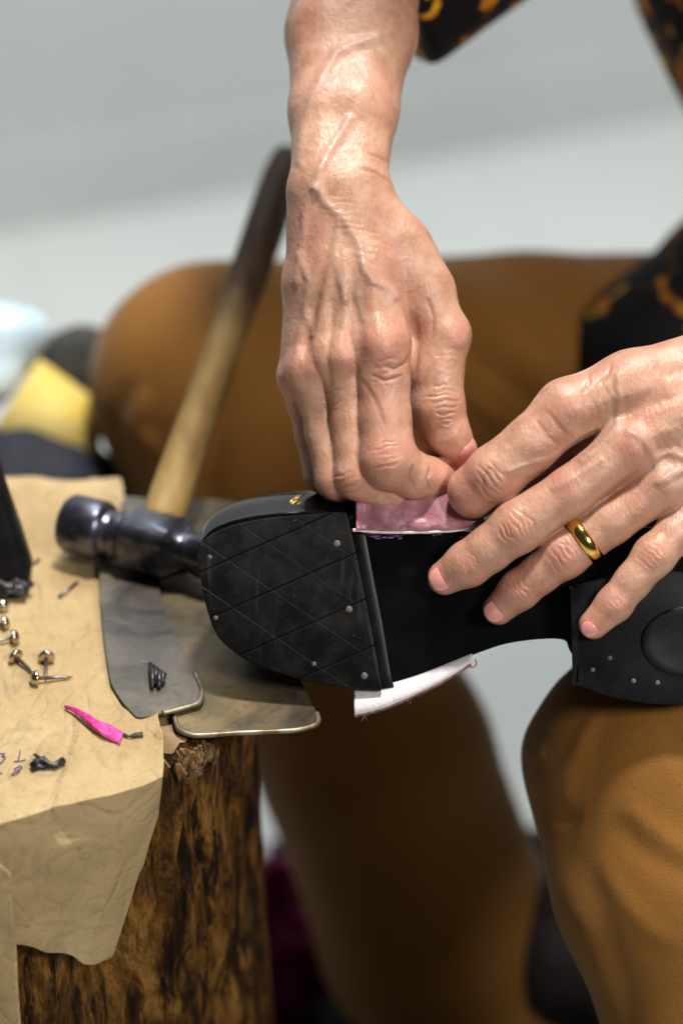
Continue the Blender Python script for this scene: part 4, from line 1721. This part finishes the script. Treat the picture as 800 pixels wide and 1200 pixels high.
# dark shoes on the feet
SHOEM = m_simple('dark_footwear', (0.010, 0.008, 0.009), (0.022, 0.016, 0.018), 50, 0.6, 0.3)
for chn in ([(560, 1120, 1240, 90), (640, 1110, 1160, 84), (720, 1150, 1060, 60)], [(905, 1420, 210, 60), (880, 1500, 110, 62), (850, 1560, 20, 48)]):
    f, lo, hi = make_sdf([chn], 0.02)
    V, Q = mesh_sdf(f, lo, hi, 0.004)
    np_mesh('worn_shoe', V, Q, SHOEM, person)
tag(person, 'seated person in brown trousers and black patterned shirt working on the shoe with both hands', 'person')

# ================================================================== RING
ra = C(716, 612, -42)
rb = C(661, 650, -36)
rc = C(685, 632.5, -39.5)
axr = rb - ra
axr /= np.linalg.norm(axr)
axw = (RIGHT * axr[0] + UP * axr[1] + FWD * axr[2]).normalized()
cw = W(rc)
u_ = axw.orthogonal().normalized()
v_ = axw.cross(u_)
bm = bmesh.new()
rr = 26.9 * S
prof = [(-0.0032, -0.0004), (-0.0030, 0.0004), (-0.0017, 0.0011), (0, 0.0014), (0.0017, 0.0011), (0.0030, 0.0004), (0.0032, -0.0004), (0.0, -0.0007)]
rings = []
for k in range(72):
    a = 2 * math.pi * k / 72
    d = u_ * math.cos(a) + v_ * math.sin(a)
    rings.append([bm.verts.new(cw + axw * x + d * (rr + r)) for x, r in prof])
for k in range(72):
    a, b = rings[k], rings[(k + 1) % 72]
    for q in range(8):
        bm.faces.new((a[q], a[(q + 1) % 8], b[(q + 1) % 8], b[q]))
tag(obj_bm('finger_ring', bm, GOLD), 'plain polished gold band worn on the ring finger', 'ring')

# ================================================================== BACKGROUND THINGS
BAGBLK = m_simple('dark_bag_cloth', (0.010, 0.012, 0.020), (0.020, 0.024, 0.038), 30, 0.7, 0.3, bs=0.5, bd=0.006, bscale=30)
BLUE = m_simple('pale_blue_plastic', (0.42, 0.66, 0.86), (0.72, 0.83, 0.90), 18, 0.4, 0.5, bs=0.5, bd=0.006, bscale=30)
YEL = m_simple('yellow_card', (0.72, 0.52, 0.10), (0.74, 0.60, 0.24), 14, 0.6, 0.3)
GREY = m_simple('dark_grey_cloth', (0.035, 0.036, 0.034), (0.07, 0.07, 0.065), 30, 0.9, 0.2)
MAG = m_simple('magenta_cloth', (0.12, 0.006, 0.05), (0.20, 0.015, 0.09), 30, 0.8, 0.2)
MAT = m_simple('shade_mat_black', (0.008, 0.007, 0.007), (0.018, 0.015, 0.015), 60, 0.9, 0.1, bscale=300)


def blob(name, base, kb, mat, lab, cat, h=0.004, wob=0.004, sc=30, seed=2):
    f, lo, hi = make_sdf(base, kb)
    V, Q = mesh_sdf(f, lo, hi, h)
    N = vnormals(V, Q)
    V = V + N * (wob * fbm(V, sc, seed, 3))[:, None]
    o = np_mesh(name, V, Q, mat)
    tag(o, lab, cat)
    return o


blob('bag', [[(-80, 600, 1000, 95), (40, 596, 1000, 88), (80, 600, 990, 70)], [(-80, 720, 1050, 110), (60, 720, 1040, 100)], [(-80, 860, 1200, 130), (40, 860, 1200, 120)]],
     0.03, BAGBLK, 'black cloth bag standing on the floor behind the stump', 'bag')


def slab_px(name, quad, wps, thick, mat, lab, cat):
    bm = bmesh.new()
    a = [bm.verts.new(P(x, y, w_)) for (x, y), w_ in zip(quad, wps)]
    f = bm.faces.new(a)
    nn = (a[1].co - a[0].co).cross(a[2].co - a[0].co).normalized()
    r = bmesh.ops.extrude_face_region(bm, geom=[f])
    bmesh.ops.translate(bm, verts=[v for v in r['geom'] if isinstance(v, bmesh.types.BMVert)], vec=nn * thick)
    bmesh.ops.bevel(bm, geom=list(bm.edges), offset=thick * 0.3, segments=3, affect='EDGES')
    o = obj_bm(name, bm, mat)
    tag(o, lab, cat)


slab_px('packet', [(40, 432), (112, 484), (112, 545), (-10, 512)], [1010, 1010, 960, 960], -0.012, YEL, 'flat yellow packet lying on top of the black bag', 'packet')
blob('plastic_bag', [[(-60, 395, 1040, 60), (8, 398, 1040, 38), (36, 388, 1040, 22)], [(-60, 470, 1000, 50), (-12, 450, 1000, 28)]], 0.02, BLUE,
     'crumpled pale blue plastic bag at the left edge above the yellow packet', 'bag', 0.003, 0.003, 50, 4)
blob('cloth', [[(70, 430, 1090, 34), (100, 420, 1090, 30), (110, 470, 1080, 30)]], 0.02, GREY, 'dark grey cloth bundle between the yellow packet and the brown trousers', 'cloth', 0.004, 0.003, 40, 6)

p0 = ray_z(322, 1150, 0.05)
o = obj_bm('cloth', lump((p0.x - 0.015, p0.y + 0.02, 0.06), 0.07, 7.7, 0.75, 0.7, 1.0, 0.4, 5), MAG)
tag(o, 'magenta cloth heap on the floor between the stump and the dark trouser leg', 'cloth')
a = ray_z(345, 985, 0.006)  # added mat: blackens the floor here and cuts bounce onto the legs
q = [(a.x - 0.02, a.y, 0), (a.x + 0.60, a.y + 0.05, 0), (a.x + 0.65, a.y - 0.95, 0), (a.x - 0.06, a.y - 0.95, 0)]
bm = bmesh.new()
f = bm.faces.new([bm.verts.new(v) for v in q])
r = bmesh.ops.extrude_face_region(bm, geom=[f])
bmesh.ops.translate(bm, verts=[v for v in r['geom'] if isinstance(v, bmesh.types.BMVert)], vec=(0, 0, 0.006))
bmesh.ops.translate(bm, verts=bm.verts, vec=(0, 0, 0.0005))
o = obj_bm('shade_mat', bm, MAT, None, False)
tag(o, 'black mat added under the feet to darken the floor and cut its bounce', 'mat')
